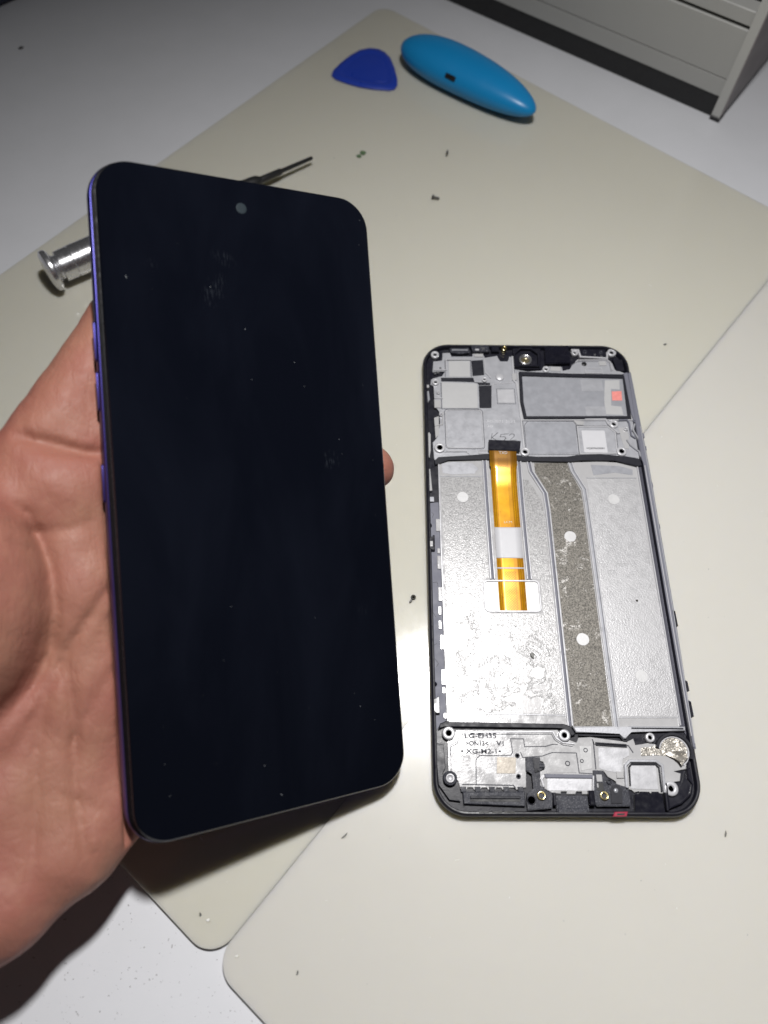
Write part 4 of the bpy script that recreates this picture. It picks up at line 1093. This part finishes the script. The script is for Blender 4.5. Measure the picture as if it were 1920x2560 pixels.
# keep flesh off the phone: it gives way to the back and the side of the case
px = np.maximum(np.abs(X) - 38.0, 0); py = np.maximum(np.abs(Y) - 83.2, 0); pz = np.maximum(np.abs(Z + 4.3) - 4.45, 0)
Fd = np.maximum(Fd, (0.15 - np.sqrt(px ** 2 + py ** 2 + pz ** 2)).astype(np.float32))
Fd[0], Fd[-1], Fd[:, 0], Fd[:, -1], Fd[:, :, 0], Fd[:, :, -1] = 1, 1, 1, 1, 1, 1
def surface_nets(F):
    ins = F < 0
    nx, ny, nz = F.shape
    cnt = np.zeros((nx - 1, ny - 1, nz - 1), np.int8)
    for i in (0, 1):
        for j in (0, 1):
            for k in (0, 1):
                cnt += ins[i:nx - 1 + i, j:ny - 1 + j, k:nz - 1 + k]
    act = np.argwhere((cnt > 0) & (cnt < 8))
    idx = -np.ones((nx - 1, ny - 1, nz - 1), np.int32)
    idx[act[:, 0], act[:, 1], act[:, 2]] = np.arange(len(act))
    acc = np.zeros((len(act), 3)); num = np.zeros(len(act))
    for axis in range(3):
        o1, o2 = [a for a in range(3) if a != axis]
        for s in (0, 1):
            for t in (0, 1):
                p = act.copy(); p[:, o1] += s; p[:, o2] += t
                q = p.copy(); q[:, axis] += 1
                fa = F[p[:, 0], p[:, 1], p[:, 2]]; fb_ = F[q[:, 0], q[:, 1], q[:, 2]]
                m = (fa < 0) != (fb_ < 0)
                u = fa[m] / (fa[m] - fb_[m])
                pt = p[m].astype(float); pt[:, axis] += u
                acc[m] += pt; num[m] += 1
    V = acc / num[:, None]
    faces = []
    for axis in range(3):
        a = [slice(None)] * 3; b = [slice(None)] * 3
        a[axis] = slice(0, -1); b[axis] = slice(1, None)
        A, B = ins[tuple(a)], ins[tuple(b)]
        e = np.argwhere(A != B)
        o1, o2 = (axis + 1) % 3, (axis + 2) % 3
        ok = (e[:, o1] > 0) & (e[:, o2] > 0) & (e[:, o1] < F.shape[o1] - 1) & (e[:, o2] < F.shape[o2] - 1)
        e = e[ok]
        c = []
        for s, t in ((-1, -1), (0, -1), (0, 0), (-1, 0)):
            p = e.copy(); p[:, o1] += s; p[:, o2] += t
            c.append(idx[p[:, 0], p[:, 1], p[:, 2]])
        q = np.stack(c, 1)
        flip = ~A[e[:, 0], e[:, 1], e[:, 2]]
        q[flip] = q[flip][:, ::-1]
        faces.append(q)
    return V, np.concatenate(faces)
hv, hf = surface_nets(Fd)
hv = hv * G + lo
nb = len(hv)
for it in range(2):          # light smoothing of the grid steps
    s = np.zeros_like(hv); c = np.zeros(nb)
    for i in range(4):
        a, b = hf[:, i], hf[:, (i + 1) % 4]
        np.add.at(s, a, hv[b]); np.add.at(c, a, 1)
    hv = hv * 0.5 + 0.5 * s / np.maximum(c, 1)[:, None]
me = bpy.data.meshes.new('hand')
me.from_pydata((hv * MM).tolist(), [], hf.tolist())
me.update()
hand = link('hand', me, 'skin', None, True)
hand.matrix_world = PM
tag(hand, 'bare left hand with open creased palm, fingers behind the tilted phone', 'hand')

# ------------------------------------------------------------------ tools on the mat
# sky blue opener: a fat, slightly pointed oval with a dark slot in its side
OP = empty('opening_tool', (-14.5, 231.5, DZ))
OP.rotation_euler.z = math.radians(-39.5)
tag(OP, 'sky blue oval plastic opening tool with a small dark slot in its side', 'opening tool')
rings = []
N = 40
for i in range(N + 1):
    t = -1 + 2 * i / N
    x = 37.5 * math.sin(t * math.pi / 2)
    s = x / 37.5
    w = 11.7 * (max(0.0, 1 - abs(s) ** 2.35)) ** 0.5 * (1 - 0.20 * s)
    h = 7.6 * (max(0.0, 1 - abs(s) ** 2.6)) ** 0.5 * (1 - 0.12 * s)
    yo = 1.6 * (1 - s * s)
    rings.append([(x, yo + w * math.copysign(abs(math.cos(a)) ** 0.85, math.cos(a)), max(0.0, 7.2 + h * math.sin(a)) if i not in (0, N) else 7.2) for a in [2 * math.pi * k / 36 for k in range(36)]])
ob = loops('body', rings, 'pry', OP, True, True, True, False)
ob.data.set_sharp_from_angle(angle=math.radians(80))
sl_ = plate('slot', rrect(-2.7, -1.0, 2.7, 1.0, 0.4, 3), -1.5, 0.30, 'hole', OP, 0.1)
sl_.location = Vector((-3.0, -9.35, 10.45)) * MM
sl_.rotation_euler = (math.radians(52), 0, math.radians(1.5))

PK = [(-77.2, 241.0), (-76.6, 244.6), (-73.0, 250.6), (-68.8, 256.0), (-64.2, 260.2), (-59.5, 261.8), (-55.4, 261.2), (-52.2, 258.8), (-49.6, 254.6), (-47.6, 247.2), (-46.3, 239.0), (-46.3, 234.6), (-47.6, 231.8), (-50.2, 230.9), (-57.0, 231.6), (-63.8, 233.1), (-70.0, 235.6), (-75.2, 238.4)]
pc = (sum(p[0] for p in PK) / len(PK), sum(p[1] for p in PK) / len(PK))
PKE = empty('opening_pick', (pc[0], pc[1], DZ))
tag(PKE, 'dark blue triangular plastic opening pick beside the sky blue tool', 'pick')
L = [(x - pc[0], y - pc[1]) for x, y in PK]
def sc(f): return [(x * f, y * f) for x, y in L]
loops('body', [[(x, y, z) for x, y in sc(f)] for f, z in ((0.97, 0.05), (1.0, 0.3), (1.0, 0.75), (0.97, 1.05), (0.90, 1.25), (0.84, 1.5), (0.80, 1.45), (0.74, 1.15), (0.70, 1.1))], 'pick', PKE)
plate('grip_field', [(x * 0.66 + 0.4, y * 0.66 + 0.3) for x, y in L], 1.0, 1.22, 'pick', PKE, 0.1)

# screwdriver lying behind the phone
SD = empty('screwdriver', (-181.0, 111.5, DZ))
tag(SD, 'precision screwdriver with polished steel handle and thin dark shaft', 'screwdriver')
a, b = (0, 0, 8.2), (97.5, 69.5, 4.0)
rod('end_cap', a, b, [(-1.2, 4.0), (-0.8, 6.6), (-0.1, 7.8), (0.8, 8.05), (1.8, 7.8), (2.6, 6.6), (3.2, 5.0), (4.0, 4.2)], 'steel', SD, 36)
rod('collar', a, b, [(3.2, 4.6), (4.2, 4.7), (4.6, 5.9), (9.4, 6.0), (9.6, 5.7)], 'steel', SD, 32)
rod('handle', a, b, [(9.5, 5.7), (9.9, 6.15), (60, 6.1), (66, 5.2), (72, 3.8)], 'steel', SD, 36)
rod('chuck', a, b, [(71.8, 3.2), (90, 2.7), (92.5, 2.5), (94.5, 1.5)], 'dark_steel', SD)
rod('shaft', a, b, [(94, 1.45), (104, 1.35), (104.5, 0.95), (119.5, 0.8), (120, 0.5)], 'dark_steel', SD, 16)

# ------------------------------------------------------------------ grey drawer unit behind the mats
UN = empty('drawer_unit', (100.6, 214.2, 0))
ang = math.atan2(0.588, -0.809)         # unit x runs along the front towards the left, y towards the viewer side
UN.rotation_euler.z = ang
tag(UN, 'grey drawer unit on a recessed black plinth, standing on the table', 'drawer unit')
LEN, DEP, HT = 260, 160, 150            # local: +x along the front, -y into the unit
def ubox(name, x0, y0, z0, x1, y1, z1, mat, bev=0.4):
    bm = bmesh.new(); bm_prism(bm, rect(x0, y0, x1, y1), z0, z1, bev); return from_bm(name, bm, mat, UN)
ubox('plinth', 4.5, -DEP, 0.05, LEN, -2.0, 10, 'unit_black')
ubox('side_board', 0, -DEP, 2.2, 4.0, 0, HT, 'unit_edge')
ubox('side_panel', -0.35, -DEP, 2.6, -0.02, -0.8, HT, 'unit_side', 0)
ubox('foot', -0.6, -5.0, 0.05, 4.2, 0.3, 2.2, 'unit_black')
ubox('lower_rail', 4.2, -9, 10.2, LEN, -1.2, 18.0, 'unit')
ubox('drawer_front', 4.2, -9, 18.3, LEN, -1.0, 39.2, 'unit')
ubox('drawer_front', 4.2, -9, 40.9, LEN, -1.0, 46.5, 'unit')
ubox('carcass', 4.2, -DEP, 10.2, LEN, -9.2, HT, 'unit_black', 0)
# navy handle at the far left corner of the table
tag(rod('tool_handle', (-262, 285.5, 8.0), (-214, 328, 8.0), [(0, 3), (0.8, 5.5), (3, 7.4), (8, 8.0), (58, 8.0), (62, 6.5), (64, 3)], 'navy', None),
    'navy blue tool handle just entering the far left corner of the picture', 'tool')

# ------------------------------------------------------------------ crumbs left over from the repair
def crumb(name, x, y, l, w, h, ang, mat, label, cat, z=DZ, bend=0.25):
    pts = []
    for k in range(9):
        a = 2 * math.pi * k / 9
        rr = 1 + random.uniform(-0.22, 0.22)
        px_, py_ = l * rr * math.cos(a), w * rr * math.sin(a)
        py_ += bend * w * (px_ / l) ** 2 * 2
        pts.append((px_, py_))
    bm = bmesh.new()
    bm_prism(bm, pts, 0.02, h, min(w, h) * 0.35)
    o = from_bm(name, bm, mat)
    o.location = Vector((x, y, z)) * MM
    o.rotation_euler = (0, 0, math.radians(ang))
    return tag(o, label, cat)
gc = empty('green_fragment', (-62.1, 188.1, DZ))
tag(gc, 'tiny green scrap on the cream mat near the screwdriver tip', 'scrap')
for i, (dx, dy, l) in enumerate(((0.6, 0.9, 1.3), (-1.1, -1.2, 1.0))):
    c_ = crumb('flake', 0, 0, l, l * 0.75, 0.8, 30 * i, 'green', None, None, 0)
    c_.parent = gc; c_.location = Vector((dx, dy, 0)) * MM
crumb('black_sliver', -24.5, 189.5, 1.9, 0.5, 0.7, 82, 'chip', 'thin black sliver lying below the sky blue opening tool', 'sliver')
sc_ = empty('tiny_screw', (-30.4, 161.3, DZ))
tag(sc_, 'tiny dark screw lying alone in the middle of the cream mat', 'screw')
rod('head', (-1.6, 0.5, 1.0), (2.4, -0.6, 0.75), [(0, 0.95), (0.7, 0.95), (0.75, 0.5)], 'chip', sc_, 14)
rod('thread', (-1.6, 0.5, 1.0), (2.4, -0.6, 0.75), [(0.7, 0.5), (1.0, 0.65), (1.3, 0.5), (1.6, 0.65), (1.9, 0.5), (2.2, 0.65), (2.5, 0.5), (2.8, 0.65), (3.2, 0.35)], 'grey_chip', sc_, 14)
bc = empty('black_loop', (-42.8, -17.0, DZ))
tag(bc, 'small curled black scrap between the held phone and the chassis', 'scrap')
lathe('curl', [(0.35, 0.05), (0.35, 0.7), (0.8, 0.7), (0.8, 0.05)], 0.3, 0.4, 'chip', bc, 16)
cc = crumb('tail', 0, 0, 0.8, 0.35, 0.5, 60, 'chip', None, None, 0); cc.parent = bc; cc.location = Vector((-0.4, -0.8, 0)) * MM
crumb('grey_sliver', -62.7, -86.8, 1.3, 0.22, 0.3, 42, 'grey_chip', 'grey sliver on the pale mat below the held phone', 'sliver', bend=0.5)
crumb('grey_sliver', 44.4, -86.0, 0.9, 0.22, 0.3, 75, 'grey_chip', 'grey sliver on the pale mat right of the chassis foot', 'sliver')
crumb('grey_speck', -100.9, -106.2, 0.55, 0.3, 0.3, 100, 'grey_chip', 'grey speck on the cream mat near its bottom corner', 'speck')
crumb('white_crumb', -98.7, -107.6, 0.5, 0.4, 0.4, 10, 'pale_chip', 'white crumb on the cream mat near its bottom corner', 'crumb')
crumb('white_crumb', -90.3, -115.9, 0.4, 0.3, 0.4, 10, 'pale_chip', 'white crumb on the rounded corner of the pale mat', 'crumb')
crumb('grey_sliver', -74.2, -119.6, 0.6, 0.2, 0.25, 70, 'grey_chip', 'short grey sliver on the pale mat near the bottom edge', 'sliver')
crumb('grey_speck', 55.1, 85.4, 0.7, 0.35, 0.3, 10, 'grey_chip', 'grey speck on the cream mat above the chassis corner', 'speck')
crumb('dark_crumb', -6.4, -36.2, 0.55, 0.9, 0.6, 10, 'grey_chip', 'dark crumb on the metal of the battery bay', 'crumb', DZ + 2.74)
crumb('black_speck', 28.4, -18.2, 0.35, 0.3, 0.4, 10, 'chip', 'black speck on the grey metal right of the dark strip', 'speck', DZ + 2.74)
crumb('dark_speck', -228.0, 262.0, 1.3, 0.7, 0.6, 40, 'chip', 'dark speck on the shaded white table near the far left', 'speck', 0)
# loose dust and lint lying about
V, F = [], []
def flake(x, y, z, s, l, a):
    c, d = math.cos(a), math.sin(a); b = len(V)
    for p, q in ((-l, -s), (l, -s), (l, s), (-l, s)):
        V.append((x + p * c - q * d, y + p * d + q * c, z))
    V.append((x, y, z + s))
    F.extend([(b, b + 1, b + 4), (b + 1, b + 2, b + 4), (b + 2, b + 3, b + 4), (b + 3, b, b + 4)])
def on_mat(x, y):
    u, v = x * MU[0] + y * MU[1], x * MVv[0] + y * MVv[1]
    return -151 < u < 191.5 and -235 < v < 231.5
cnt = 0
while cnt < 430:
    x, y = random.uniform(-240, 130), random.uniform(-128, 290)
    if cnt < 270:
        x, y = random.uniform(-150, -84), random.uniform(-131, -88)
        if on_mat(x, y): continue
    s = 0.045 + 0.10 * random.random() ** 3
    flake(x, y, (DZ if on_mat(x, y) else 0) + 0.01, s, s * random.choice((1, 1, 1.5, 3)), random.uniform(0, 3.14))
    cnt += 1
tag(pydata('dust', V, F, 'dust'), 'fine grey dust specks scattered over the table and mats', 'dust', kind='stuff')
V, F = [], []
for i in range(150):
    x, y = random.uniform(-140, 90), random.uniform(-128, 120)
    s = 0.04 + 0.10 * random.random() ** 3
    flake(x, y, (DZ if on_mat(x, y) else 0) + 0.01, s, s * random.choice((1, 1, 2, 5)), random.uniform(0, 3.14))
tag(pydata('lint', V, F, 'pale_chip'), 'fine white lint scattered over the mats', 'lint', kind='stuff')
